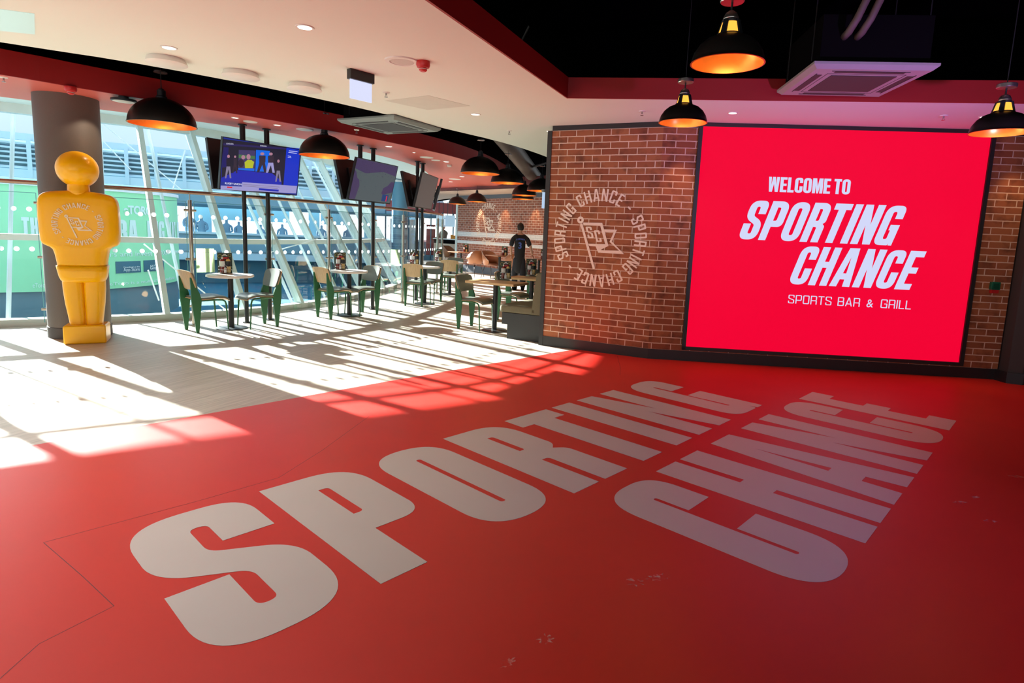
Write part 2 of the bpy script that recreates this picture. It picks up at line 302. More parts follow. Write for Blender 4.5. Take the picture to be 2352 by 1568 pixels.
# ---------------------------------------------------------------- lettering: condensed glyph outlines
def rnd(pts):                           # (x,y[,r]) -> rounded outline
    out=[]; n=len(pts)
    for i,p in enumerate(pts):
        r=p[2] if len(p)>2 else 0; P=Vector(p[:2])
        if r<=1e-4: out.append(P); continue
        A=Vector(pts[i-1][:2]); B=Vector(pts[(i+1)%n][:2]); a=(A-P); b=(B-P)
        ang=a.angle(b); cut=min(r/math.tan(ang/2) if ang<3.1 else 0,a.length*.5,b.length*.5)
        p0=P+a.normalized()*cut; p1=P+b.normalized()*cut
        for k in range(15):
            t=k/14; out.append(p0*(1-t)**2*1.0+P*2*t*(1-t)+p1*t*t if False else p0*(1-t)**2+P*(2*t*(1-t))+p1*t*t)
    return out
def glyph(ch,w,s,h,R=.26):
    ri=max(.01,(w-2*s)/2) if w-2*s<.12 else .07
    t=h*1.12; mm=.6
    if ch=='S':
        tu,tl=(.66,.41) if s>.17 else (.70,.30)
        def ylo(x): return .5-mm*(x-w/2)*(.44/w)-t/2
        def yup(x): return ylo(x)+t
        return [[(w,tu),(w,1,R),(0,1,R),(0,ylo(0),R*.8),(w-s,ylo(w-s),.08),(w-s,h,ri),(s,h,ri),(s,tl),(0,tl),(0,0,R),(w,0,R),(w,yup(w),R*.8),(s,yup(s),.08),(s,1-h,ri),(w-s,1-h,ri),(w-s,tu)]]
    if ch=='P': return [[(0,0),(0,1),(w,1,R),(w,.35,R),(s,.35),(s,0)],[(s,.35+h),(w-s,.35+h,ri),(w-s,1-h,ri),(s,1-h)]]
    if ch=='O': return [[(0,0,R),(0,1,R),(w,1,R),(w,0,R)],[(s,h,ri),(w-s,h,ri),(w-s,1-h,ri),(s,1-h,ri)]]
    if ch=='R': return [[(0,0),(0,1),(w-.01,1,R),(w-.01,.52,.12),(w-.07,.47),(w,.42,.1),(w,0),(w-s,0),(w-s,.39,ri),(s,.39),(s,0)],[(s,.39+h),(w-s-.01,.39+h,ri),(w-s-.01,1-h,ri),(s,1-h)]]
    if ch=='B': return [[(0,0),(0,1),(w-.02,1,R),(w-.02,.54,.1),(w-.05,.515),(w,.48,.1),(w,0,R)],[(s,.5+h/2),(w-s-.02,.5+h/2,ri),(w-s-.02,1-h,ri),(s,1-h)],[(s,h),(w-s,h,ri),(w-s,.5-h/2,ri),(s,.5-h/2)]]
    if ch=='T': return [[(w/2-s/2,0),(w/2-s/2,1-h),(0,1-h),(0,1),(w,1),(w,1-h),(w/2+s/2,1-h),(w/2+s/2,0)]]
    if ch=='I': return [[(0,0),(0,1),(w,1),(w,0)]]
    if ch=='L': return [[(0,0),(0,1),(s,1),(s,h),(w,h),(w,0)]]
    if ch=='E':
        return [[(0,0),(0,1),(w,1),(w,1-h),(s,1-h),(s,.5+h/2),(w-.02,.5+h/2),(w-.02,.5-h/2),(s,.5-h/2),(s,h),(w,h),(w,0)]]
    if ch=='H': return [[(0,0),(0,1),(s,1),(s,.545+h/2),(w-s,.545+h/2),(w-s,1),(w,1),(w,0),(w-s,0),(w-s,.545-h/2),(s,.545-h/2),(s,0)]]
    if ch=='N':
        y=.49 if s>.15 else 1-(w-2*s)/(w-s)
        return [[(0,0),(0,1),(s,1),(w-s,y),(w-s,1),(w,1),(w,0),(w-s,0),(s,1-y if s<=.15 else .49),(s,0)]]
    if ch=='A':
        lt=w/2-s*.68; rt=w/2+s*.68; a=h*.2
        k=(w-2*s)/2
        yb=.19 if s>.15 else .22; y2=yb+h
        xin=lambda y: s+(w/2-s)*y/(.80 if s>.15 else .86)
        top=.78 if s>.15 else .84
        return [[(0,0),(lt,1),(rt,1),(w,0),(w-s,0),(w-xin(yb),yb),(xin(yb),yb),(s,0)],[(xin(y2),y2),(w-xin(y2),y2),(w/2,top)]]
    if ch=='C': return [[(w,.66),(w,1,R),(0,1,R),(0,0,R),(w,0,R),(w,.43 if s>.15 else .34),(w-s,.43 if s>.15 else .34),(w-s,h,ri),(s,h,ri),(s,1-h,ri),(w-s,1-h,ri),(w-s,.66)]]
    if ch=='G': return [[(w,.67),(w,1,R),(0,1,R),(0,0,R),(w-s*.55,0,R*.5),(w-s*.5,.06),(w-s*.45,0),(w,0),(w,.52),(w*.52,.52),(w*.52,.52-h*.9),(w-s,.52-h*.9),(w-s,h,ri),(s,h,ri),(s,1-h,ri),(w-s,1-h,ri),(w-s,.67)]]
    if ch=='W':
        q=s*.95; m_=w/2
        return [[(0,1),(s*.35,0),(s*.35+q,0),(m_,.55),(w-s*.35-q,0),(w-s*.35,0),(w,1),(w-q*.95,1),(w-s*.35-q*.62,.42),(m_+q*.5,1),(m_-q*.5,1),(s*.35+q*.62,.42),(q*.95,1)]]
    if ch=='M': return [[(0,0),(0,1),(s*1.25,1),(w/2,.45),(w-s*1.25,1),(w,1),(w,0),(w-s*.95,0),(w-s*.95,.55),(w/2+s*.3,0),(w/2-s*.3,0),(s*.95,.55),(s*.95,0)]]
    if ch=='-': return [[(0,.40),(0,.40+h),(w,.40+h),(w,.40)]]
    if ch=='&': return [[(w*.86,.02),(w*.34,.66,.05),(w*.34,.86,.06),(w*.62,.86,.06),(w*.62,.72,.06),(w*.78,.66),(w*.78,1,.16),(w*.14,1,.16),(w*.14,.6,.1),(w*.26,.5),(0,.44,.1),(0,0,.2),(w*.72,0,.2),(w*.78,.34),(w*.95,.34),(w*.95,.44),(w*.3,.44,.08),(w*.2,.4,.08),(w*.2,.12,.1),(w*.62,.12,.08),(w,0)]]
    return []
WID={'I':.2,'-':.26,'T':.41,'E':.34,'L':.33,'A':.48,'N':.48,'W':.68,'M':.6,'&':.5,' ':.2}
def contours_mesh(name,cs,m,parent=None,ext=.001,xf=None):
    """cs: list of outlines (lists of 2D points) in the xz plane of the parent; filled by even-odd as a 2D curve"""
    cu=bpy.data.curves.new(name,'CURVE'); cu.dimensions='2D'; cu.fill_mode='BOTH'; cu.extrude=ext
    for c in cs:
        sp=cu.splines.new('POLY'); sp.points.add(len(c)-1); sp.use_cyclic_u=True
        for p,q in zip(sp.points,c): p.co=(q[0],q[1],0,1)
    t=bpy.data.objects.new(name,cu); C.objects.link(t); dg=bpy.context.evaluated_depsgraph_get(); dg.update()
    me=bpy.data.meshes.new_from_object(t.evaluated_get(dg)); bpy.data.objects.remove(t); bpy.data.curves.remove(cu)
    me.name=name
    if xf: me.transform(xf)
    me.materials.clear(); me.materials.append(m)
    o=bpy.data.objects.new(name,me); link(o,parent); return o
XZ=Matrix.Rotation(PI/2,4,'X')          # xy outline stood up into xz, facing -y
def layout(txt,H,sv,sh,gap,R=.26,shear=0,wid=None,width=None):
    """returns (list of (char, contours in metres)), total width"""
    x=0; out=[]
    for ch in txt:
        w=(wid or {}).get(ch,WID.get(ch,.45))
        if ch=='I': w=sv
        if ch!=' ':
            g=[rnd(c) for c in glyph(ch,w,sv,sh,R)]
            out.append((ch,[[((p.x+x+shear*p.y)*H,p.y*H) for p in c] for c in g]))
        x+=w+gap
    tot=(x-gap)*H
    if width:
        k=width/tot; out=[(c,[[(p[0]*k,p[1]) for p in q] for q in g]) for c,g in out]; tot=width
    return out,tot
def bfont(name,txt,size,m,parent,xf,ext=.001,xs=1.0,align='LEFT',bold=0):
    cu=bpy.data.curves.new(name,'FONT'); cu.body=txt; cu.size=size; cu.extrude=ext; cu.align_x=align; cu.offset=bold
    t=bpy.data.objects.new(name,cu); C.objects.link(t); dg=bpy.context.evaluated_depsgraph_get(); dg.update()
    me=bpy.data.meshes.new_from_object(t.evaluated_get(dg)); bpy.data.objects.remove(t); bpy.data.curves.remove(cu)
    me.transform(xf@Matrix.Diagonal((xs,1,1,1))); me.materials.clear(); me.materials.append(m); me.name=name
    return link(bpy.data.objects.new(name,me),parent)
def ring_logo(parent,m,Ro,hh,cx=0,cz=0,y=0,bend=None,emb=None):
    """SPORTING CHANCE - SPORTING CHANCE - on a ring and the pennant emblem, in the xz plane facing -y"""
    Rin=Ro-hh; cs=[]
    segs=[]   # (word, centre angle deg measured clockwise from the top)
    base={'S':.50,'P':.46,'O':.46,'R':.46,'T':.46,'I':.16,'N':.50,'G':.48,'C':.46,'H':.50,'A':.52,'E':.40,'-':.30}
    for word,a0,a1 in (('SPORTING',-121,-44),('CHANCE',-35,31),('-',41,47),('SPORTING',59,136),('CHANCE',145,211),('-',221,227)):
        L,tot=layout(word,hh,.135,.125,.19 if word!='-' else 0,R=.13,wid=base)
        Rm=Rin+hh*.5
        for ch,g in L:
            xs=[p[0] for c in g for p in c]; xm=(min(xs)+max(xs))/2
            a=math.radians(a0+(a1-a0)*(xm/tot)) if word!='-' else math.radians((a0+a1)/2)
            kx=1.0
            if word!='-': kx=(math.radians(a1-a0)*Rm)/tot
            ca,sa=math.cos(a),math.sin(a)
            for c in g:
                q=[]
                for px,py in c:
                    dx=(px-xm)*kx; r=Rin+py
                    q.append((cx+dx*ca+r*sa,cz-dx*sa+r*ca))
                cs.append(q)
    def sub(c): return c
    o=contours_mesh('ring_lettering',cs,m,parent,.0015,Matrix.Translation((0,y,0))@XZ)
    # pennant: traced on the wall, in units of the ring radius
    E=emb(); o2=contours_mesh('pennant_emblem',E,m,parent,.0018,Matrix.Translation((cx,y,cz))@Matrix.Diagonal((Ro,1,Ro,1))@XZ)
    return [o,o2]
def stroke(pts,w,closed=False):
    """outline of a mitred stroke along pts"""
    P=[Vector(p) for p in pts]; n=len(P); L=[];Rr=[]
    for i in range(n):
        if closed or 0<i<n-1: a=(P[i]-P[i-1]).normalized(); b=(P[(i+1)%n]-P[i]).normalized()
        elif i==0: a=b=(P[1]-P[0]).normalized()
        else: a=b=(P[i]-P[i-1]).normalized()
        nn=(Vector((-a.y,a.x))+Vector((-b.y,b.x))); nn.normalize(); k=w/2/max(.35,nn.dot(Vector((-a.y,a.x))))
        L.append(P[i]+nn*k); Rr.append(P[i]-nn*k)
    if closed: return [[tuple(p) for p in L],[tuple(p) for p in Rr]]
    return [[tuple(p) for p in L+Rr[::-1]]]
WA,WB,WC=Vector((.163,7.828,0)),Vector((1.461,7.226,0)),Vector((5.538,6.869,0))
LC=onwall(1376,547,WA,WB); LRAD=.615
def _emblem():
    ux=(WB-WA).normalized(); cs=[]
    def q(x,y):                          # crop coordinates of the wall emblem
        p=onwall(1260+x/6.029,420+y/6.029,WA,WB); d=p-LC; return ((d.dot(ux))/LRAD,d.z/LRAD)
    w=.05
    cs+=stroke([q(455,565),q(630,1190)],w)
    c=Vector(q(444,513)); ro=.072
    cs.append([(c.x+ro*math.cos(t),c.y+ro*math.sin(t)) for t in [2*PI*k/24 for k in range(24)]])
    cs.append([(c.x+.024*math.cos(t),c.y+.024*math.sin(t)) for t in [2*PI*k/16 for k in range(16)]])
    return cs
def _emblem2():
    ux=(WB-WA).normalized(); cs=[]
    def q(x,y):
        p=onwall(1260+x/6.029,420+y/6.029,WA,WB); d=p-LC; return ((d.dot(ux))/LRAD,d.z/LRAD)
    w=.045
    cs+=stroke([q(480,563),q(735,563),q(815,858),q(640,856)],w)
    return cs
def emblem():
    ux=(WB-WA).normalized()
    def q(x,y):
        p=onwall(1260+x/6.029,420+y/6.029,WA,WB); d=p-LC; return ((d.dot(ux))/LRAD,d.z/LRAD)
    cs=_emblem()
    # main flag field as ring-shaped outline (outer, inner)
    cs.append([q(478,548),q(745,552),q(832,872),q(722,925),q(762,932),q(978,938),q(846,815),q(905,680),q(780,676),q(770,642),q(948,648),q(880,812),q(1048,986),q(690,964),q(652,878),q(566,872),q(548,842),q(785,846),q(716,588),q(484,578)])
    # S and C on the flag
    for L,(x,y) in (('S',(512,605)),('C',(628,655))):
        a=Vector(q(x,y+165)); b=Vector(q(x+105,y+165)); cc=Vector(q(x,y)); 
        e1=Vector(q(x+80+28,y+162))-Vector(q(x+28,y+162)); e2=Vector(q(x,y))-Vector(q(x+36,y+162)); o=Vector(q(x+36,y+162))
        for c in glyph(L,.46 if L=='S' else .44,.15,.13,.12): cs.append([tuple(o+e1*(p.x/.45)+e2*p.y) for p in rnd(c)])
    return cs
# ---------------------------------------------------------------- THE SETTING
TH=math.radians(47.631); U=Vector((math.cos(TH),math.sin(TH),0)); V=Vector((-U.y,U.x,0))
M['floorwood']=woodmat('pale_oak_planks',-TH-.35,1.3,.19,(.63,.56,.48),(.57,.49,.40),(.36,.30,.24),.42,.3,.0015)
M['redfloor']=mat('red_vinyl_floor',(.66,.024,.015),.42,noise=.08,scale=2.2,spec=.45)
def lineU(s): p=Vector((-1.409,5.552,0))+U*s; return (p.x,p.y)
l0=lineU(-13.2)
n_=(WB-WA).normalized()
P0=Vector((.592,7.63,0))
bm=BM(); prism(bm,[l0,lineU(-6),lineU(0),(P0.x,P0.y),(WB.x,WB.y),(WC.x,WC.y),(9,6.6),(9,-7),(l0[0],-7)],0.0005,.003); VIN=struct('floor',bm,M['redfloor'])
# floor lettering
def floor_word(txt,ext,base,label,cap):
    root=thing('floor_lettering',label,'floor sign',(0,0,.003))
    for ch,(u0,u1) in zip(txt,ext):
        w=(u1-u0)/cap; sv={'N':.185,'H':.205,'A':.185}.get(ch,.202)
        if ch=='I': sv=w
        g=[rnd(c) for c in glyph(ch,w,sv,.168,.27)]
        cs=[[tuple((U*(u0+p.x*cap)+V*(base+p.y*cap)).xy) for p in c] for c in g]
        o=contours_mesh('letter',cs,M['vinyltext'],root,.0007,Matrix.Translation((0,0,.0009)))
    return root
floor_word('SPORTING',[(.637,1.205),(1.30,1.845),(1.965,2.487),(2.597,3.147),(3.217,3.714),(3.79,4.03),(4.14,4.712),(4.865,5.385)],1.978,'large white word SPORTING set in the red floor','floor' and 1.2)
floor_word('CHANCE',[(2.628,3.150),(3.25,3.81),(3.887,4.47),(4.56,5.14),(5.312,5.838),(5.91,6.305)],.612,'large white word CHANCE set in the red floor, right of the longer word',1.212)
# joints in the red vinyl
M['seam']=mat('floor_seam',(.16,.02,.03),.5)
for k,pp in enumerate([[(100,1247),(460,1150),(640,1098),(740,1035),(850,955)],[(100,1247),(190,1325),(262,1393)],[(262,1393),(90,1480),(0,1560)],[(1418,818),(1425,845),(1424,862)]]):
    bm=BM(); q=[at(*p) for p in pp]; 
    for a,b in zip(q,q[1:]):
        d=(b-a).normalized()*.0; n=Vector((-(b-a).y,(b-a).x,0)).normalized()*.0016
        v=[bm.verts.new(x) for x in (a-n,b-n,b+n,a+n)]; bm.faces.new(v)
    bmesh.ops.translate(bm,vec=(0,0,.0034),verts=bm.verts); obj('floor_seam',bm,M['seam'],VIN)
M['scuff']=bpy.data.materials.new('pale_scuff'); _m=M['scuff']; _m.use_nodes=True; _n=_m.node_tree; _n.nodes.clear()
_o=_n.nodes.new('ShaderNodeOutputMaterial'); _t=_n.nodes.new('ShaderNodeBsdfTransparent'); _d=_n.nodes.new('ShaderNodeBsdfDiffuse'); _d.inputs[0].default_value=(.92,.62,.56,1); _x=_n.nodes.new('ShaderNodeMixShader'); _z=_n.nodes.new('ShaderNodeTexNoise'); _z.inputs['Scale'].default_value=38; _z.inputs['Detail'].default_value=8; _c=_n.nodes.new('ShaderNodeTexCoord'); _r=_n.nodes.new('ShaderNodeValToRGB'); _r.color_ramp.elements[0].position=.46; _r.color_ramp.elements[1].position=.66; _r.color_ramp.elements[1].color=(.55,.55,.55,1)
_n.links.new(_c.outputs['Object'],_z.inputs['Vector']); _n.links.new(_z.outputs['Fac'],_r.inputs[0]); _n.links.new(_r.outputs[0],_x.inputs[0]); _n.links.new(_t.outputs[0],_x.inputs[1]); _n.links.new(_d.outputs[0],_x.inputs[2]); _n.links.new(_x.outputs[0],_o.inputs[0])
for k,(px,py,rx,ry,an) in enumerate(((1455,1338,.05,.035,0),(1510,1328,.06,.03,.3),(1252,1470,.035,.03,.2),(2205,1155,.05,.025,.2),(2240,1143,.04,.02,.4),(2335,1096,.06,.03,0),(2275,1198,.05,.02,0),(1165,1525,.04,.02,.8))):
    p=at(px,py); bm=BM(); vs=[]
    for j in range(22):
        t=2*PI*j/22; q=.8+.3*math.sin(j*2.3+k); x,y=rx*math.cos(t)*q,ry*math.sin(t)*q; vs.append(bm.verts.new((p.x+x*math.cos(an)-y*math.sin(an),p.y+x*math.sin(an)+y*math.cos(an),.0056)))
    bm.faces.new(vs); obj('scuff_mark',bm,M['scuff'],VIN)
# glazing line and its neighbours
GL=[(-12.6,3.6),(-11.0,4.75),(-9.2,6.0),(-7.9,6.85),(-6.9,7.5),(-5.95,8.12),(-5.30,8.60),(-4.63,9.38),(-4.12,10.33),(-3.77,11.55),(-3.50,13.2),(-3.42,15.0),(-3.7,17.0),(-4.3,19.0)]
def interp(P,n):
    out=[];L=[0]
    for a,b in zip(P,P[1:]): L.append(L[-1]+math.hypot(b[0]-a[0],b[1]-a[1]))
    def pt(s):
        s=max(0,min(L[-1],s))
        for i in range(len(P)-1):
            if s<=L[i+1]+1e-9:
                t=(s-L[i])/(L[i+1]-L[i]); return (P[i][0]+(P[i+1][0]-P[i][0])*t,P[i][1]+(P[i+1][1]-P[i][1])*t)
    return [pt(L[-1]*k/n) for k in range(n+1)],L,pt
def smoothpath(P,it=2):
    for _ in range(it):
        q=[P[0]]
        for a,b in zip(P,P[1:]): q+=[(a[0]*.75+b[0]*.25,a[1]*.75+b[1]*.25),(a[0]*.25+b[0]*.75,a[1]*.25+b[1]*.75)]
        q.append(P[-1]); P=q
    return P
def nrm(P,i):
    a=P[max(0,i-1)]; b=P[min(len(P)-1,i+1)]; d=Vector((b[0]-a[0],b[1]-a[1],0)).normalized(); return Vector((-d.y,d.x,0))
GS=smoothpath(GL); _,GLEN,gpt=interp(GS,10)
LEAN=math.tan(math.radians(28)); HEADZ=2.98
win=sempty('window_1')
slab_pts=[(-14,-7),(9,-7),(9,8),(6,24),(3,34),(-6.5,34),(-6.5,24),(-4.5,19.3)]+[(p[0]-.08,p[1]+.08) for p in GS[::-1]]+[(-14,3.0)]
def gp(s,z,off=0):
    a=gpt(s-.3); b=gpt(s+.3); d=Vector((b[0]-a[0],b[1]-a[1],0)).normalized(); n=Vector((-d.y,d.x,0)); p=gpt(s)
    return Vector((p[0],p[1],0))+n*(z*LEAN+off)+Vector((0,0,z)),d,n
def s_of(pt):
    best=min(range(2001),key=lambda k:(gpt(GLEN[-1]*k/2000)[0]-pt[0])**2+(gpt(GLEN[-1]*k/2000)[1]-pt[1])**2); return GLEN[-1]*best/2000
s1=s_of(at(387,735).xy); SP=1.13
ms=[s1+SP*k for k in range(-8,12)]; ms=[s for s in ms if .2<s<GLEN[-1]-.2]
ss=[GLEN[-1]*k/60 for k in range(61)]
for s in ms:
    if abs(s-(s1-SP))<.05: pass
    bm=BM(); p0,d,n=gp(s,0.05); p1,_,_=gp(s,HEADZ); w=.035 
    up=(p1-p0).normalized(); out=up.cross(d).normalized()
    for q0 in (0,):
        vs=[]
        for c in ((-w,-.07),(w,-.07),(w,.07),(-w,.07)): vs.append((p0+d*c[0]+out*c[1],p1+d*c[0]+out*c[1]))
        A=[bm.verts.new(v[0]) for v in vs]; B=[bm.verts.new(v[1]) for v in vs]
        for i in range(4): bm.faces.new((A[i],A[(i+1)%4],B[(i+1)%4],B[i]))
        bm.faces.new(A[::-1]); bm.faces.new(B)
    obj('mullion',bm,M['mull'],win)
# slimmer outer struts between the mullions
for s in [m_+SP*.36 for m_ in ms if m_<GLEN[-1]-2]:
    bm=BM(); p0,d,n=gp(s,.0,.55); p1,_,_=gp(s,HEADZ+.2,.55); tube(bm,[p0,p1],.028,6); obj('outer_strut',bm,M['ext_pale'],win)
def grid_strip(f,ss,zs):
    bm=BM(); rows=[[bm.verts.new(f(s,z)) for z in zs] for s in ss]
    for a,b in zip(rows,rows[1:]):
        for i in range(len(zs)-1): bm.faces.new((a[i],b[i],b[i+1],a[i+1]))
    return bm
obj('window_pane',grid_strip(lambda s,z:gp(s,z,0)[0],ss,[.04,HEADZ]),M['glass'],win,smooth=False)
def rail_along(name,z,hh,dd,off=0):
    bm=BM(); rows=[]
    for s in ss:
        p,d,n=gp(s,z); rows.append([bm.verts.new(p+n*a+Vector((0,0,b))) for a,b in ((off-dd,-hh),(off+dd,-hh),(off+dd,hh),(off-dd,hh))])
    for a,b in zip(rows,rows[1:]):
        for i in range(4): bm.faces.new((a[i],b[i],b[(i+1)%4],a[(i+1)%4]))
    return obj(name,bm,M['mull'],win)
rail_along('transom',1.14,.042,.06); rail_along('window_head',HEADZ,.08,.08)
bm=BM(); rows=[]
for s in ss:
    p,d,n=gp(s,0); rows.append([bm.verts.new(p+n*a+Vector((0,0,b))) for a,b in ((-.06,0),(.12,0),(.12,.09),(-.06,.09))])
for a,b in zip(rows,rows[1:]):
    for i in range(4): bm.faces.new((a[i],b[i],b[(i+1)%4],a[(i+1)%4]))
obj('window_sill',bm,M['sill'],win)
# red soffit, its fascia, pale lining to the window head
SO=smoothpath([(-12.9,2.6),(-10.2,4.3),(-8.0,6.15),(-6.5,7.34),(-5.69,7.95),(-4.32,8.86),(-3.36,10.7),(-2.75,12.5),(-2.62,14.2),(-2.9,16.5),(-3.6,19.5)])
SI=smoothpath([(-10.8,1.2),(-8.3,3.2),(-6.6,5.2),(-5.46,6.15),(-4.89,6.85),(-3.7,8.05),(-2.67,9.35),(-2.1,10.3),(-1.53,11.4),(-1.0,13.2),(-.62,16.1)])
SOZ=2.84
poly=SI+[(-1.6,18.9),(-3.0,22.0)]+SO[::-1]
def slab(name,pts,z0,z1,m):
    bm=BM(); a=[bm.verts.new((p[0],p[1],z0)) for p in pts]; b=[bm.verts.new((p[0],p[1],z1)) for p in pts]
    es=[bm.edges.new((a[i],a[(i+1)%len(a)])) for i in range(len(a))]; bmesh.ops.triangle_fill(bm,edges=es,use_beauty=True)
    es=[bm.edges.new((b[i],b[(i+1)%len(b)])) for i in range(len(b))]; bmesh.ops.triangle_fill(bm,edges=es,use_beauty=True)
    for i in range(len(a)): bm.faces.new((a[i],a[(i+1)%len(a)],b[(i+1)%len(a)],b[i]))
    return struct(name,bm,m)
slab('floor',slab_pts,-.3,0,M['floorwood'])
slab('ceiling',poly,SOZ,SOZ+.04,M['redpaint'])
bm=BM(); strip(bm,SI+[(-.9,17.5)],SOZ-.001,3.09,-.025); struct('trim_1',bm,M['redfascia'])
GH=[tuple(gp(s,HEADZ)[0].xy) for s in ss]
# pale lining: from the soffit edge out to the window head
lin=BM(); so2,_,sof=interp(SO,60); 
A_=[lin.verts.new((p[0],p[1],SOZ+.02)) for p in so2]; B_=[lin.verts.new((p[0],p[1],HEADZ+.06)) for p in interp(GH,60)[0]]
for i in range(60): lin.faces.new((A_[i],A_[i+1],B_[i+1],B_[i]))
struct('ceiling',lin,M['mull'])
# cream ceiling with the opening
CI=smoothpath([(-11.0,.2),(-8.0,2.2),(-6.0,4.15),(-4.48,5.11),(-3.57,5.64),(-2.41,6.8),(-1.41,8.23),(-.47,9.51),(.2,11.0),(.7,12.6)])
CZ=2.86
slab('ceiling',CI+[(1.2,12.6),(.4,8.0),(1.55,7.45),(5.7,7.0),(9,6.9),(9,5.05),(4.44,5.68),(.26,6.25),(-.73,3.81),(-3.8,-3.7),(-5.2,-7),(-11,-7)],CZ,CZ+.03,M['cream'])
HO=[(-5.2,-7),(-3.8,-3.7),(-.73,3.81),(.26,6.25),(4.44,5.68),(9,5.05)]
bm=BM(); strip(bm,HO,CZ-.001,3.06,-.02); struct('trim_2',bm,M['redfascia'])
# dark void above everything
slab('ceiling',GH+[(-5,24),(-3,34),(10,34),(10,-8),(-15,-8),(-15,3)],4.1,4.2,M['void'])
bm=BM(); strip(bm,[(9.0,7.2),(5.7,7.2),(1.55,7.7),(.55,8.2)],2.84,4.1,.05); struct('upper_closing_strip',bm,M['void'])
# brick walls
M['brickA']=brickmat('brick_left',.218,2.7234,.2283,(.38,.135,.052),(.25,.068,.027),(.70,.54,.42))
M['brickB']=brickmat('brick_centre',.039,2.7234,.2345,(.37,.13,.050),(.24,.066,.026),(.66,.50,.39))
def wall(name,A,B,z0,z1,m,th=.16,e0=0,e1=0):
    d=(B-A); L=d.length; bm=BM(); box(bm,-e0,L+e1,0,th,z0,z1); return struct(name,bm,m,None,A,math.atan2(d.y,d.x))
wall('wall_left',WA,WB,.13,2.80,M['brickA']); wall('wall_center',WB,WC,.13,2.815,M['brickB'])
P1,P2,P3=Vector((5.50,6.64,0)),Vector((5.70,6.60,0)),Vector((8.8,6.5,0))
bm=BM(); prism(bm,[(5.555,6.868),(5.54,6.72),(5.66,6.655),(8.9,6.42),(8.9,7.05),(5.6,7.05)],0,2.86); struct('wall_right',bm,M['pilaster'])
bm=BM(); strip(bm,[(WA.x-.02,WA.y+.0),(WB.x,WB.y),(WC.x-.03,WC.y),(5.52,6.70),(5.655,6.625),(8.9,6.39)],.003,.13,.02); o=struct('baseboard_front',bm,M['trimblack'])
bm=BM(); strip(bm,[(WA.x,WA.y-.012),(WB.x,WB.y-.012),(WC.x,WC.y-.012)],2.80,2.86,.05); struct('trim_3',bm,M['trimblack'])
d=(WB-WA).normalized(); nn=Vector((-d.y,d.x,0)); q=WA-d*.075
bm=BM(); prism(bm,[tuple((WA-d*.06-nn*.012).xy),tuple((WA+d*.0-nn*.012).xy),tuple((WA+d*.0+nn*.17).xy),tuple((WA-d*.06+nn*.17).xy)],0,2.80); struct('trim_4',bm,M['trimblack'])
# partition behind the bench
bd=Vector((.43,.9,0)).normalized()
bm=BM(); a=WA+nn*.10+d*.06; b=a+bd*4.6; prism(bm,[(a.x,a.y),(a.x+.1,a.y-.03),(b.x+.1,b.y-.03),(b.x,b.y)],0,CZ); struct('wall_partition',bm,M['darkcol'])
# far brick wall
FW1,FW2=Vector((-2.91,22.235,0)),Vector((3.2,15.03,0)); FW2=FW1+(Vector((-1.357,20.41,0))-Vector((-2.679,21.966,0))).normalized()*9.5
M['brickF']=brickmat('brick_far',.05,2.6,.2283,(.36,.13,.08),(.29,.09,.055),(.66,.58,.52),bands=[(1.03,1.135),(1.285,1.45)],row=.0786)
wall('wall_far',FW1,FW2,.13,2.66,M['brickF'])
fd=(FW2-FW1).normalized(); fn=Vector((fd.y,-fd.x,0))
bm=BM(); strip(bm,[(FW1.x,FW1.y),(FW2.x,FW2.y)],.0,.24,-.03); struct('baseboard_far',bm,M['greybase'])
bm=BM(); strip(bm,[(FW1.x,FW1.y),(FW2.x,FW2.y)],2.62,2.75,-.05); struct('trim_5',bm,M['greybase'])
bm=BM(); a=FW1-fd*.05; prism(bm,[(a.x-.06,a.y+.05),(a.x+.02,a.y-.03),(a.x+.06,a.y+.02),(a.x,a.y+.1)],0,2.75); struct('trim_6',bm,M['mull'])
# far ceiling and maroon fascia
fa=FW1-fd*3.4; fb=FW2; fa2=fa+fn*1.3; fb2=fb+fn*1.3
fq=-fn*1.6  # carries the far ceiling past its wall, shutting out a sun streak and sky
slab('ceiling',[(fa.x-2+fq.x,fa.y+1+fq.y),(fb.x+fq.x,fb.y+fq.y),(fb2.x,fb2.y),(fa2.x-2,fa2.y+1)],2.745,2.78,M['beige'])
bm=BM(); strip(bm,[(fa2.x-2,fa2.y+1),(fb2.x,fb2.y)],2.74,3.05,.03); struct('trim_7',bm,M['maroon'])
# room behind the camera
bm=BM(); box(bm,-14,-9,-7.2,-7,0,4.1); box(bm,6,9,-7.2,-7,0,4.1); box(bm,-9,6,-7.2,-7,2.85,4.1); struct('wall_back',bm,mat('back_wall_paint',(.12,.10,.09),.8))  # wide opening added in the unseen back wall to admit sky light
bm=BM(); box(bm,9,9.2,-7,7.2,0,4.1); struct('wall_side',bm,mat('side_wall_paint',(.10,.08,.08),.8))
bm=BM(); box(bm,-13.2,-13,-7,2.9,0,.3); box(bm,-13.2,-13,-7,2.9,2.86,4.1)  # unseen wall opened between its low and top bands to let in more daylight
for k in range(7): box(bm,-13.2,-13,-6.9+k*1.6,-6.8+k*1.6,.3,2.86)
struct('wall_far_left',bm,mat('left_wall_paint',(.3,.28,.26),.8))
bm=BM(); box(bm,.9,6.5,12.5,12.7,0,4.1); struct('wall_inner',bm,M['void'])
bm=BM(); strip(bm,[(6.5,12.5),(4.2,13.5)],0,4.1,.1); struct('wall_inner_right',bm,M['void'])
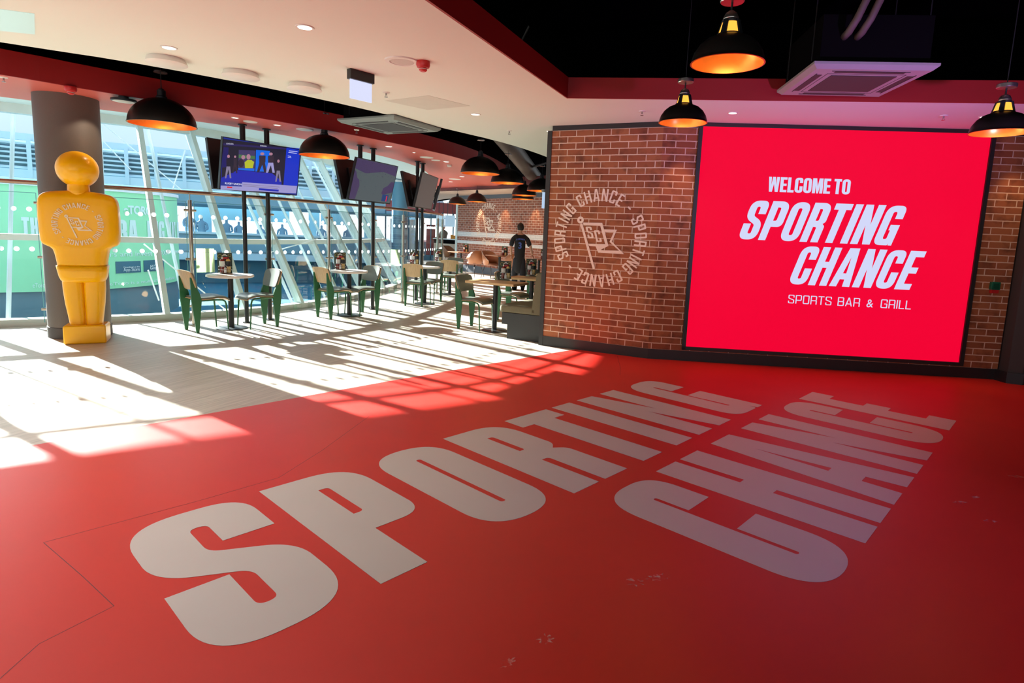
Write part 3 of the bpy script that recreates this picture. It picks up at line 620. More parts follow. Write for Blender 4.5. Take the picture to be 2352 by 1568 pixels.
# upper dark closing strip above the pale lining, so that the ceiling void is closed
bm=BM(); strip(bm,[(p[0]+.0,p[1]+.0) for p in GH],HEADZ+.06,4.1,.05); struct('wall_window_head',bm,M['void'])
bm=BM(); strip(bm,[GH[-1],(-6.0,21.5),(-7.0,25.5),(-4.6,27.5),(-2.6,22.6)],2.75,4.1,.05); struct('upper_closing_strip',bm,M['void'])  # strip added above the far left opening to keep sun off the far wall
slab('ceiling',[(-2.5,22.4),(-4.6,27.5),(-7.0,25.5),(-6.0,21.5),GH[-1],(-3.2,20)],2.80,2.84,M['beige'])  # slab added with the strip, closing the same gap to the sun
# ---------------------------------------------------------------- wall logos
def logo_at(A,B,ctr,Ro,hh,label,eps=.004):
    d=(B-A).normalized(); r=thing('wall_logo',label,'painted logo',(ctr.x,ctr.y,ctr.z),math.atan2(d.y,d.x))
    ring_logo(r,M['logo'],Ro,hh,0,0,-eps,emb=emblem); return r
logo_at(WA,WB,LC,LRAD,.155,'cream round flag logo painted on the near brick wall left of the red screen')
fc=onwall(1122,515,FW1,FW2)
logo_at(FW1,FW2,fc,.74,.185,'cream round flag logo painted on the far brick wall behind the brown chairs',.006)
# ---------------------------------------------------------------- LED screen
sd=(WC-WB).normalized(); srz=math.atan2(sd.y,sd.x)
scr=thing('led_screen','large red LED welcome screen in a black frame on the brick wall','screen',(WB.x,WB.y,0),srz)
X0,X1,Z0,Z1=.453,3.642,.1875,2.815; fr=.045
bm=BM()
for a in ((X0-fr,X0,Z0-fr*.9,Z1+.0),(X1,X1+fr,Z0-fr*.9,Z1+.0),(X0-fr,X1+fr,Z0-fr*.9,Z0)): box(bm,a[0],a[1],-.035,.0,a[2],a[3])
obj('frame',bm,M['trimblack'],scr)
bm=BM(); box(bm,X0,X1,-.012,.0,Z0,Z1); obj('display',bm,M['led'],scr)
def scrpt(x,y):                       # zoomed-crop coordinates -> screen plane (local x, z)
    p=onwall(1640+x/4.3556,380+y/4.3556,WB,WC); return Vector(((p-WB).dot(sd),p.z))
def screen_text(txt,tl,tr,bl,sv,sh,gap,shear=0,wid=None,R=.26,name='lettering'):
    a,b,c=scrpt(*bl),scrpt(*tr),scrpt(*tl)
    Hh=c.y-a.y; Lx,tot=layout(txt,Hh,sv,sh,gap,R=R,shear=0,wid=wid)
    width=(b.x-a.x)-shear*Hh; k=width/tot
    cs=[[(a.x+p[0]*k+shear*p[1],a.y+p[1]) for p in q] for ch,g in Lx for q in g]
    return contours_mesh(name,cs,M['ledtext'],scr,.0012,Matrix.Translation((0,-.0135,0))@XZ)
bw={'I':.2,' ':.10,'W':.66,'M':.62,'T':.44,'E':.40,'L':.38,'O':.48,'C':.47,'S':.47,'P':.47,'R':.47,'G':.48,'A':.54,'N':.50,'H':.49}
screen_text('WELCOME TO',(535,113),(1368,137),(535,262),.185,.155,.055,0,bw,R=.24)
sh_=.30
screen_text('SPORTING',(340,347),(1940,395),(232,735),.190,.155,.07,sh_,bw,R=.34)
screen_text('CHANCE',(830,803),(2122,856),(733,1184),.190,.155,.07,sh_,bw,R=.34)
lw={'I':.10,' ':.33,'S':.58,'P':.58,'O':.60,'R':.60,'T':.56,'B':.60,'A':.64,'&':.72,'G':.62,'L':.50}
screen_text('SPORTS BAR    GRILL',(740,1290),(1972,1348),(735,1375),.095,.095,.13,0,lw,R=.14)
a=scrpt(1515,1414); bfont('lettering','&',.138,M['ledtext'],scr,Matrix.Translation((a.x,-.0135,a.y))@XZ,.0012,xs=.9)
# ---------------------------------------------------------------- column, blue column
bm=BM(); lathe(bm,[(.318,0.13),(.318,SOZ)],64,); cc=at(187,778)*(9.13/8.82)
col=thing('round_column','wide round dark grey-brown column behind the yellow figure','column',(cc.x,cc.y,0))
obj('shaft',bm,M['darkcol'],col,smooth=False); smooth_by_angle(col.children[0])
bm=BM(); lathe(bm,[(.324,0),(.324,.13),(.318,.135)],64); smooth_by_angle(obj('plinth',bm,M['pilaster'],col))
bc=atdist(918,500,18.6); bm=BM(); lathe(bm,[(.235,0),(.235,SOZ)],40); o=smooth_by_angle(obj('round_column',bm,M['bluecol'],None,(bc.x,bc.y,0))); tag(o,'slim blue round column seen through the glass behind the televisions','column')
# ---------------------------------------------------------------- yellow table-football figure
fp=Vector((-5.225,6.83,0)); frz=math.atan2(.2,.38)
fig=thing('table_football_figure','giant glossy yellow table football player standing before the dark column','statue',(fp.x,fp.y,0),frz)
def fsc(bm):
    for v in bm.verts: v.co=Vector((v.co.x*.95,v.co.y,.215+(v.co.z-.215)*1.045 if v.co.z>.215 else v.co.z))
bm=BM(); box(bm,-.203,.203,-.16,.16,0,.215,.03); smooth_by_angle(obj('base',bm,M['yellow'],fig))
bm=BM()
for s in (-1,1): loft(bm,[(.20,.085,.085,2.6,s*.078,0),(.3,.092,.09,2.6,s*.085,0),(.45,.104,.1,2.6,s*.095,0),(.6,.112,.11,2.6,s*.100,0),(.70,.112,.112,2.6,s*.103,0)],32)
box(bm,-.1,.1,-.05,.06,.2,.7); fsc(bm); smooth_by_angle(obj('legs',bm,M['yellow'],fig))
bm=BM(); loft(bm,[(.682,.165,.09,3.5,0,0),(.69,.20,.115,3.5,0,0),(.71,.222,.135,3.5,0,0),(.75,.238,.15,3.5,0,0),(.80,.247,.157,3.5,0,0),(.868,.258,.163,3.5,0,0)],64); fsc(bm); obj('shorts',bm,M['yellow'],fig,smooth=True)
bm=BM(); loft(bm,[(.862,.244,.152,3.5,0,0),(.90,.246,.153,3.5,0,0),(1.00,.262,.155,3.6,0,0),(1.045,.275,.155,3.8,0,0),(1.07,.30,.155,4,0,0),(1.09,.345,.152,4.2,0,0),(1.11,.372,.150,4.5,0,0),(1.14,.384,.150,4.6,0,0),(1.25,.392,.152,4.6,0,0),(1.40,.396,.153,4.6,0,0),(1.52,.392,.150,4.6,0,0),(1.58,.383,.145,4.4,0,0),(1.615,.366,.135,4.2,0,0),(1.64,.335,.12,4,0,0),(1.655,.29,.105,3.6,0,0),(1.668,.22,.09,3,0,0),(1.676,.12,.07,2.5,0,0)],96); fsc(bm); obj('torso',bm,M['yellow'],fig,smooth=True)
bm=BM(); lathe(bm,[(.125,1.63),(.112,1.68),(.108,1.74),(.108,1.80)],40); fsc(bm); obj('neck',bm,M['yellow'],fig,smooth=True)
bm=BM(); bmesh.ops.create_uvsphere(bm,u_segments=48,v_segments=32,radius=.202); bmesh.ops.translate(bm,vec=(0,0,1.985),verts=bm.verts); obj('head',bm,M['yellow'],fig,smooth=True)
def emb_fig(): return emblem()
ring_logo(fig,M['decal'],.238,.056,.0,1.37,-.1565,emb=emb_fig)
# ---------------------------------------------------------------- balustrade
BP=[(-12.3,2.9),(-9.6,5.0),(-7.4,6.72),(-6.15,7.42),(-4.777,8.237),(-4.036,9.016),(-3.478,10.015),(-2.97,10.92),(-2.627,11.824),(-2.42,12.8),(-2.28,13.9),(-2.33,14.9)]
bal=thing('glass_balustrade','tall curved glass balustrade with steel posts and brown steel handrail along the windows','balustrade')
for k,(x,y) in enumerate(BP):
    bm=BM(); tube(bm,[(x,y,0),(x,y,1.74)],.026,12); tube(bm,[(x,y,1.74),(x,y,1.83)],.007,8); lathe(bm,[(.06,0),(.06,.012),(.026,.02)],20,x,y); po=smooth_by_angle(obj('post',bm,M['steel'],bal))
    a=BP[max(0,k-1)];b=BP[min(len(BP)-1,k+1)]; dd=Vector((b[0]-a[0],b[1]-a[1],0)).normalized()
    for z in (.27,.93,1.6):
        bm=BM(); p=Vector((x,y,z)); tube(bm,[p-dd*.075,p+dd*.075],.017,10); smooth_by_angle(obj('glass_clamp',bm,M['steel'],po))
RP=smoothpath(BP,2); bm=BM(); tube(bm,[(p[0],p[1],1.845) for p in RP],.026,12); smooth_by_angle(obj('handrail',bm,M['steelwarm'],bal))
for a,b in zip(BP,BP[1:]):
    A=Vector((*a,0)); B=Vector((*b,0)); d_=(B-A).normalized(); n2=Vector((-d_.y,d_.x,0)); A=A+d_*.05; B=B-d_*.05
    bm=BM(); bm.faces.new([bm.verts.new(p) for p in (A+Vector((0,0,.10)),B+Vector((0,0,.10)),B+Vector((0,0,1.72)),A+Vector((0,0,1.72)))]); g=obj('glass_panel',bm,M['bglass'],bal)
    bm=BM(); tube(bm,[A+Vector((0,0,1.72)),B+Vector((0,0,1.72))],.004,6); tube(bm,[A+Vector((0,0,.1)),A+Vector((0,0,1.72))],.004,6); tube(bm,[B+Vector((0,0,.1)),B+Vector((0,0,1.72))],.004,6); obj('glass_edge',bm,M['gedge'],g)
    bm=BM(); L=(B-A).length; n=int((L-.1)/.128)
    for z in (1.52,1.03):
        for i in range(n):
            c=A+d_*((i+.5)*L/n)+Vector((0,0,z))-n2*.003
            vs=[bm.verts.new(c+d_*(.027*math.cos(t))+Vector((0,0,.027*math.sin(t)))) for t in [2*PI*j/18 for j in range(18)]]; bm.faces.new(vs)
    obj('dot_marking',bm,M['dot'],g)
# paper notice on the window
for px,py,D,l in ((472,598,9.1,'pale notice sheet stuck on the glass left of the first menu'),(908,590,13.0,'pale notice sheet stuck on the glass left of the third table')):
    p=atdist(px,py,D); bm=BM(); box(bm,-.11,.11,-.003,.003,-.16,.16); o=obj('notice_sheet',bm,M['paper'],None,p,math.atan2(.66,.75)); tag(o,l,'notice')
    bfont('printed_heading','NOTICE' if False else '— — —',.03,M['ext_navy'],o,Matrix.Translation((-.05,-.005,.10))@XZ,.0005)
# ---------------------------------------------------------------- chairs and tables
def make_chair():
    t=thing('dining_chair','', 'chair')
    for s in (-1,1):
        bm=BM(); extrude_xz(bm,[(-.225,0),(-.188,0),(-.165,.25),(-.145,.43),(-.17,.52),(-.262,.735),(-.28,.735),(-.272,.43)],s*.172-.013,s*.172+.013); bmesh.ops.bevel(bm,geom=bm.edges[:],offset=.004,segments=2,affect='EDGES'); smooth_by_angle(obj('rear_leg',bm,M['green'],t),.9)
        bm=BM(); tube(bm,[(-.16,s*.165,.423),(.05,s*.168,.425),(.125,s*.172,.420),(.155,s*.174,.40),(.168,s*.175,.36),(.19,s*.178,0)],[.012,.012,.012,.012,.012,.009],10); smooth_by_angle(obj('front_leg',bm,M['green'],t))
    bm=BM(); tube(bm,[(-.16,-.165,.42),(-.16,.165,.42)],.011,8); smooth_by_angle(obj('cross_rail',bm,M['green'],t))
    def seat(z0,th,hw,x0,x1,drop):
        bm=BM(); n=18; mm_=14; top=[];bot=[]
        for i in range(n+1):
            u=i/n; x=x0+(x1-x0)*u; z=z0+.012*math.sin(u*PI*1.1)-drop*max(0,(u-.78)/.22)**2-.012*math.sin(min(1,u/.6)*PI)
            r0,r1=[],[]
            for j in range(mm_+1):
                v=-1+2*j/mm_; e=(1-abs(2*u-1)**5)**.2; w=hw*(.93+.07*u)*max(.84,e)
                puff=th*(1-.35*abs(v)**6)
                r0.append(bm.verts.new((x,v*w,z+puff))); r1.append(bm.verts.new((x,v*w,z)))
            top.append(r0);bot.append(r1)
        for i in range(n):
            for j in range(mm_): bm.faces.new((top[i][j],top[i+1][j],top[i+1][j+1],top[i][j+1])); bm.faces.new((bot[i][j],bot[i][j+1],bot[i+1][j+1],bot[i+1][j]))
            bm.faces.new((top[i][0],bot[i][0],bot[i+1][0],top[i+1][0])); bm.faces.new((top[i][mm_],top[i+1][mm_],bot[i+1][mm_],bot[i][mm_]))
        for i in (0,n):
            for j in range(mm_): bm.faces.new((top[i][j],top[i][j+1],bot[i][j+1],bot[i][j]))
        return bm
    smooth_by_angle(obj('seat',seat(.437,.012,.205,-.215,.222,.035),M['ply'],t),1)
    smooth_by_angle(obj('seat_pad',seat(.4495,.026,.198,-.205,.222,.035),M['pad'],t),1)
    def back(off,th,sc):
        bm=BM(); n=16; F=[];B=[]
        for i in range(n+1):
            v=-1+2*i/n; a=[];b=[]
            for j in range(n+1):
                u=-1+2*j/n
                k=math.sqrt(max(0,1-.5*u*u))*v if False else v
                # square to rounded rectangle
                uu=u*math.sqrt(1-.16*v*v*v*v)*(1-.0); vv=v*math.sqrt(1-.22*u*u*u*u)
                wd=(.2+.012*vv)*sc; y=uu*wd; z=.69+vv*.125*sc+.008*(1-u*u)*(vv>0); x=-.262-(z-.69)*.30-.022*(1-uu*uu)+.012
                a.append(bm.verts.new((x+off+th,y,z))); b.append(bm.verts.new((x+off,y,z)))
            F.append(a);B.append(b)
        for i in range(n):
            for j in range(n): bm.faces.new((F[i][j],F[i+1][j],F[i+1][j+1],F[i][j+1])); bm.faces.new((B[i][j],B[i][j+1],B[i+1][j+1],B[i+1][j]))
            bm.faces.new((F[i][0],B[i][0],B[i+1][0],F[i+1][0])); bm.faces.new((F[i][n],F[i+1][n],B[i+1][n],B[i][n]))
            bm.faces.new((F[0][i],F[0][i+1],B[0][i+1],B[0][i])); bm.faces.new((F[n][i],B[n][i],B[n][i+1],F[n][i+1]))
        return bm
    smooth_by_angle(obj('backrest',back(0,.012,1),M['ply'],t),.8)
    smooth_by_angle(obj('backrest_pad',back(.0125,.022,.955),M['pad'],t),.8)
    return t
proto=make_chair(); first=True
# (mid of rear feet x,y, facing x,y, label)
CH=[((-4.524,7.75),(.61,.79),'green oak-backed chair left of the first round white table, its wooden back to the camera'),
 ((-3.803,8.49),(-.6,-.8),'green chair right of the first round white table, facing left with its pad towards us'),
 ((-3.33,9.364),(.58,.81),'green oak-backed chair left of the second round white table'),
 ((-2.81,10.11),(-.5,-.867),'green chair right of the second round white table, facing left'),
 ((-2.285,11.274),(.22,.97),'green oak-backed chair before the third white table, near the end of the glass'),
 ((-2.07,12.20),(-.22,-.97),'green chair beyond the third white table, facing us'),
 ((-1.887,13.26),(.05,1),'green oak-backed chair standing before the fourth white table'),
 ((-1.93,14.42),(-.05,-1),'green chair beyond the fourth white table, facing us'),
 ((-1.03,9.06),(.87,-.49),'green chair left of the near wooden table by the olive bench'),
 ((-.50,10.12),(.87,-.49),'green chair left of the second wooden table beside the bench'),
 ((.03,11.18),(.87,-.49),'green chair furthest along the row facing the olive bench')]
for (mx,my),(fx,fy),lab in CH:
    f=Vector((fx,fy)).normalized(); loc=(mx+f.x*.205,my+f.y*.205,0); rz=math.atan2(f.y,f.x)
    if first: c=proto; c.location=loc; c.rotation_euler=(0,0,rz); first=False
    else: c=dup(proto,loc,rz)
    c['label']=lab; c['group']='green cafe chairs'
def round_table():
    t=thing('round_table','','table'); bm=BM(); lathe(bm,[(.0,.715),(.285,.715),(.30,.722),(.30,.742),(.295,.75),(0,.75)],56,close=False); smooth_by_angle(obj('tabletop',bm,M['tabwhite'],t))
    bm=BM(); tube(bm,[(0,0,.012),(0,0,.715)],.036,20); lathe(bm,[(.11,.708),(.11,.715)],20); smooth_by_angle(obj('pedestal',bm,M['metalblk'],t))
    bm=BM(); lathe(bm,[(.205,0),(.205,.008),(.19,.014),(.04,.02)],40); smooth_by_angle(obj('base_plate',bm,M['metalblk'],t)); return t
rt=round_table(); TB=[((-4.18,8.11),'round white-topped table nearest the yellow figure'),((-3.06,9.78),'round white-topped table between the first and third tables by the glass'),((-2.17,11.76),'round white-topped table at the end of the balustrade, third from the figure'),((-1.95,13.75),'small round white-topped table furthest back, with an oak-backed chair before it')]
for i,((x,y),l) in enumerate(TB):
    t=rt if i==0 else dup(rt,(x,y,0),0); t.location=(x,y,0); t['label']=l; t['group']='round pedestal tables'
def rect_table():
    t=thing('rectangular_table','','table'); bm=BM(); box(bm,-.41,.41,-.25,.25,.715,.75,.006); obj('tabletop',bm,M['tabwood'],t)
    bm=BM(); tube(bm,[(-.02,0,.012),(-.02,0,.715)],.038,20); smooth_by_angle(obj('pedestal',bm,M['metalblk'],t))
    bm=BM(); lathe(bm,[(.2,0),(.2,.008),(.185,.014),(.04,.02)],40,-.02,0); smooth_by_angle(obj('base_plate',bm,M['metalblk'],t)); return t
rc=rect_table(); rrz=math.atan2(-.43,.9)
TW=[((-.545,8.85),'light wood table nearest us at the end of the olive bench'),((-.01,9.92),'light wood table second along the olive bench'),((.50,10.98),'light wood table third along the bench, mostly hidden')]
for i,((x,y),l) in enumerate(TW):
    t=rc if i==0 else dup(rc,(x,y,0),rrz); t.location=(x,y,0); t.rotation_euler=(0,0,rrz); t['label']=l; t['group']='light wood tables by the bench'
# bench
b0=Vector((-.343,8.24,0)); be=Vector((.9,-.43,0)).normalized(); brz=math.atan2(be.y,be.x)
bn=thing('bench_seat','long olive upholstered bench on a dark plinth behind the near brick wall','bench',(b0.x,b0.y,0),brz)
Lb=4.4
bm=BM(); box(bm,0,.55,0,Lb,0,.20); box(bm,-.09,.55,0,Lb,.20,.365); obj('plinth',bm,M['plinth'],bn)
bm=BM(); box(bm,-.125,.44,-.0,Lb,.365,.475,.035); smooth_by_angle(obj('seat_cushion',bm,M['bench'],bn),.8)
bm=BM(); extrude_xz(bm,[(.36,.365),(.56,.365),(.56,.93),(.53,.955),(.45,.96),(.42,.94),(.385,.6)],0,Lb); bmesh.ops.bevel(bm,geom=bm.edges[:],offset=.012,segments=2,affect='EDGES'); smooth_by_angle(obj('back_cushion',bm,M['bench'],bn),.8)
# ---------------------------------------------------------------- condiments
def ring(bm,hx,hy,z,r=.0022):
    tube(bm,[(hx*math.cos(t),hy*math.sin(t),z) for t in [2*PI*k/20 for k in range(21)]],r,6)
def make_caddy():
    t=thing('condiment_caddy','','caddy'); bm=BM()
    for z in (.01,.055,.10): ring(bm,.085,.06,z)
    for k in range(6): a=2*PI*k/6; tube(bm,[(.085*math.cos(a),.06*math.sin(a),0),(.085*math.cos(a),.06*math.sin(a),.1)],.0022,6)
    obj('wire_basket',bm,M['wire'],t); bm=BM(); lathe(bm,[(.06,.008),(.06,.012)],24); bmesh.ops.scale(bm,vec=(1.3,.92,1),verts=bm.verts); obj('tray',bm,M['metalblk'],t)
    bm=BM(); tube(bm,[(-.025,-.062,.10),(0,-.07,.125),(.025,-.062,.10)],.003,6); obj('handle',bm,M['wire'],t); return t
def make_bottle(m,capm,labelm):
    t=thing('sauce_bottle','','bottle'); bm=BM(); lathe(bm,[(.026,0),(.029,.01),(.029,.06),(.026,.10),(.031,.13),(.030,.16),(.018,.185),(.010,.195)],24); bmesh.ops.scale(bm,vec=(1.1,.8,1),verts=bm.verts); obj('bottle_body',bm,m,t,smooth=True)
    bm=BM(); lathe(bm,[(.013,.19),(.012,.21),(.004,.222)],16); obj('cap',bm,capm,t,smooth=True)
    bm=BM(); lathe(bm,[(.0305,.09),(.0325,.13),(.0318,.16)],24,close=False); bmesh.ops.scale(bm,vec=(1.1,.8,1),verts=bm.verts); obj('label_sleeve',bm,labelm,t,smooth=True); return t
def make_menu():
    t=thing('menu_card','','menu'); bm=BM(); box(bm,-.093,.093,-.0015,.0015,0,.285); obj('card',bm,M['menu'],t)
    bm=BM(); 
    for cx,cz,r in ((-.06,.235,.024),(.062,.25,.018)):
        tube(bm,[(cx+r*math.cos(a),-.002,cz+r*math.sin(a)) for a in [2*PI*k/20 for k in range(21)]],.003,6)
    obj('ring_print',bm,M['gold'],t)
    bm=BM()
    for cx,cz,w in ((-.0,.25,.05),(0,.262,.03),(-.025,.243,.02),(.025,.243,.02)): box(bm,cx-w/2,cx+w/2,-.003,-.0016,cz-.005,cz+.005,.002)
    obj('title_print',bm,M['lab'],t)
    bm=BM(); box(bm,-.035,.035,-.003,-.0016,.195,.225,.002); obj('colour_print',bm,M['redplastic'],t); return t
cad=make_caddy(); bk=make_bottle(M['ketchup'],M['lab'],M['lab']); bmz=make_bottle(M['mustard'],M['ketchup'],M['metalblk']); mn=make_menu()
salt=thing('salt_shaker','','shaker'); bm=BM(); lathe(bm,[(.02,0),(.018,.05),(.015,.065)],16); obj('jar',bm,M['lab'],salt,smooth=True); bm=BM(); lathe(bm,[(.016,.065),(.015,.08),(.006,.085)],16); obj('lid',bm,M['wire'],salt,smooth=True)
used=set()
def place(o,loc,rz,label,group):
    if o.name in used: o=dup(o,loc,rz)
    else: used.add(o.name); o.location=loc; o.rotation_euler=(0,0,rz)
    o['label']=label; o['group']=group; return o
spots=[(at(518,628,.75),'the first round white table'),(at(782,619,.75),'the second round white table'),(at(953,607,.75),'the third round white table'),(at(1007,600,.75),'the fourth round white table'),(at(1161,641,.75),'the near wooden table by the bench'),(at(1220,632,.75),'the second wooden table by the bench')]
for k,(p,w) in enumerate(spots):
    rz=math.atan2(p.y,p.x)-PI/2; d_=Vector((math.cos(rz),math.sin(rz),0)); n2=Vector((-math.sin(rz),math.cos(rz),0)); p.z=.7505
    place(cad,p,rz,'wire condiment caddy on '+w,'condiment caddies'); q=p+Vector((0,0,.0125))
    a=place(bk,q-d_*.036,rz,'dark red sauce bottle in the caddy on '+w,'red sauce bottles'); b=place(bmz,q+d_*.036,rz,'cream sauce bottle in the caddy on '+w,'cream sauce bottles')
    place(salt,q-n2*.036,rz,'small salt shaker in the caddy on '+w,'salt shakers')
    place(mn,p+n2*.075-d_*.005,rz,'dark green menu card standing behind the caddy on '+w,'menu cards')
# ---------------------------------------------------------------- brown tub chairs and far tables
def make_tub():
    t=thing('tub_chair','','chair'); bm=BM(); n=28; A=[];B=[]
    for i in range(n+1):
        a=-2.15+4.3*i/n; e=abs(a)/2.15; top=.86-.30*max(0,(e-.35)/.65)**1.3
        r0,r1=.20,.29; x0,y0=-r0*math.cos(a),r0*math.sin(a); x1,y1=-(r1*math.cos(a)),r1*math.sin(a)*.95
        A.append([bm.verts.new((x0,y0,.43)),bm.verts.new(((x0+x1)/2-.01,(y0+y1)/2,.6)),bm.verts.new((x1,y1,top))])
        B.append([bm.verts.new((x0*1.12,y0*1.12,.43)),bm.verts.new(((x0+x1)/2*1.12-.01,(y0+y1)/2*1.12,.6)),bm.verts.new((x1*1.07,y1*1.07,top))])
    for i in range(n):
        for j in range(2): bm.faces.new((A[i][j],A[i+1][j],A[i+1][j+1],A[i][j+1])); bm.faces.new((B[i][j],B[i][j+1],B[i+1][j+1],B[i+1][j]))
        bm.faces.new((A[i][2],A[i+1][2],B[i+1][2],B[i][2])); bm.faces.new((A[i][0],B[i][0],B[i+1][0],A[i+1][0]))
    for i in (0,n):
        for j in range(2): bm.faces.new((A[i][j],A[i][j+1],B[i][j+1],B[i][j]))
    obj('shell',bm,M['tan'],t,smooth=True)
    bm=BM(); tube(bm,[v for v in [(-(.30*math.cos(a)),.30*math.sin(a)*.95,.862-.30*max(0,(abs(a)/2.15-.35)/.65)**1.3) for a in [-2.15+4.3*i/n for i in range(n+1)]]],.010,6); obj('piping',bm,M['tanrim'],t,smooth=True)
    bm=BM(); loft(bm,[(.41,.20,.19,3,.02,0),(.43,.23,.21,3,.02,0),(.47,.23,.21,3,.02,0),(.49,.2,.18,3,.02,0)],32); obj('seat',bm,M['tandark'],t,smooth=True)
    for sx in (-1,1):
        for sy in (-1,1):
            bm=BM(); tube(bm,[(.02+sx*.14,sy*.13,.42),(.02+sx*.24,sy*.21,0)],.009,8); obj('leg',bm,M['metalblk'],t,smooth=True)
    return t
tub=make_tub()
def gz(px,py,z): return at(px,py,z)
TU=[((1034,588,.46),-.45,'tan leather tub chair left of the left far table, partly behind the glass end'),((1091,603,.46),PI-.75,'brown tub chair right of the left far table, turned towards it'),((1127,606,.46),-.75,'tan leather tub chair left of the middle far table under the wall logo'),((1174,611,.46),PI-.75,'brown tub chair right of the middle far table, behind the walking man'),((1222,606,.46),PI-.9,'tan tub chair at the right far table, right of the walking man')]
for i,(q,rz,l) in enumerate(TU):
    p=gz(*q); c=tub if i==0 else dup(tub,(p.x,p.y,0),rz); c.location=(p.x,p.y,0); c.rotation_euler=(0,0,rz); c['label']=l; c['group']='leather tub chairs by the far wall'
def far_table():
    t=thing('square_table','','table'); bm=BM(); box(bm,-.33,.33,-.33,.33,.73,.76,.005); obj('tabletop',bm,mat('brown_wood_top',(.33,.15,.08),.35),t)
    bm=BM(); tube(bm,[(0,0,.01),(0,0,.73)],.04,14); obj('pedestal',bm,M['metalblk'],t); bm=BM(); box(bm,-.2,.2,-.2,.2,0,.015,.004); obj('base_plate',bm,M['metalblk'],t); return t
ft=far_table(); fts=[((1059,578,.76),'square brown table left of the round logo by the far wall'),((1148,586,.76),'square brown table below the round logo, left of the walking man'),((1238,594,.76),'square brown table right of the walking man')]
bkF=[]
for i,(q,l) in enumerate(fts):
    p=gz(*q); t=ft if i==0 else dup(ft,(p.x,p.y,0),-.87); t.location=(p.x,p.y,0); t.rotation_euler=(0,0,-.87); t['label']=l; t['group']='square tables by the far wall'
    r=Vector((.8,.3,0))*.12; q0=Vector((p.x,p.y,.7605))+r
    w=['left far table','middle far table','right far table'][i]
    place(bk,q0,-.2,'dark sauce bottle standing on the '+w,'red sauce bottles'); place(bmz,q0+Vector((.08,.02,0)),-.2,'cream sauce bottle standing on the '+w,'cream sauce bottles')
    place(mn,q0+Vector((.05,.09,0)),.0,'menu card standing on the '+w,'menu cards')
# ---------------------------------------------------------------- dome pendants
def make_dome():
    t=thing('pendant_lamp','','lamp'); R=.35; bm=BM(); pr_=[(R*math.cos(a),R*.86*math.sin(a)) for a in [PI/2*k/18*.93 for k in range(19)]]
    lathe(bm,[(R+.006,-.004),(R+.006,.004)]+pr_[0:]+[(.05,.31)],64,close=False); smooth_by_angle(obj('shade',bm,M['dome'],t),1)
    bm=BM(); lathe(bm,[(R+.004,-.003)]+[(r-.008,z-.004) for r,z in pr_],64,close=False); smooth_by_angle(obj('shade_lining',bm,M['copper'],t),1)
    bm=BM(); lathe(bm,[(.058,.295),(.058,.315),(.045,.325),(.045,.385),(.03,.39),(.03,.40),(.012,.41)],24); smooth_by_angle(obj('lamp_holder',bm,M['metalblk'],t))
    bm=BM(); bmesh.ops.create_uvsphere(bm,u_segments=16,v_segments=10,radius=.035); bmesh.ops.translate(bm,vec=(0,0,.17),verts=bm.verts); obj('bulb',bm,M['bulb'],t,smooth=True)
    bm=BM(); tube(bm,[(0,0,.40),(0,0,.60)],.005,6); tube(bm,[(0,0,.6),(0,0,1.5)],.003,6); obj('cord',bm,M['metalblk'],t)
    bm=BM(); lathe(bm,[(.07,.58),(.07,.595),(.06,.60)],24); obj('ceiling_rose',bm,M['wire'],t); return t
dome=make_dome()
DL=[(-4.4,7.1,'large black dome pendant with copper inside, nearest the yellow figure'),(-3.12,8.82,'large black dome pendant right of the lit television'),(-1.05,10.94,'black dome pendant in front of the brown duct'),(-.64,12.74,'black dome pendant half hidden behind the third one from the left'),(.10,14.64,'black dome pendant cut off by the edge of the near brick wall'),(-.34,15.88,'upper of two stacked black dome pendants above the walking man'),(-.42,17.73,'lower of two stacked black dome pendants above the walking man'),(-2.54,19.2,'small far black dome pendant before the bright window opening'),(-1.81,18.1,'small far black dome pendant above the left of the far logo')]
for i,(x,y,l) in enumerate(DL):
    z=2.52 if i else 2.555
    if i==1: z=2.475
    if i==5: z=2.475
    if i==6: z=2.48
    if i==7: z=2.32
    if i==8: z=2.365
    c=dome if i==0 else dup(dome,(x,y,z),0,s={5:.93,6:.93,7:.80,8:.85}.get(i)); c.location=(x,y,z); c['label']=l; c['group']='black dome pendants'
    light('lamp_glow','POINT',(x,y,z+.1),6 if i<5 else 5,(1,.5,.17),shadow_soft_size=.05)
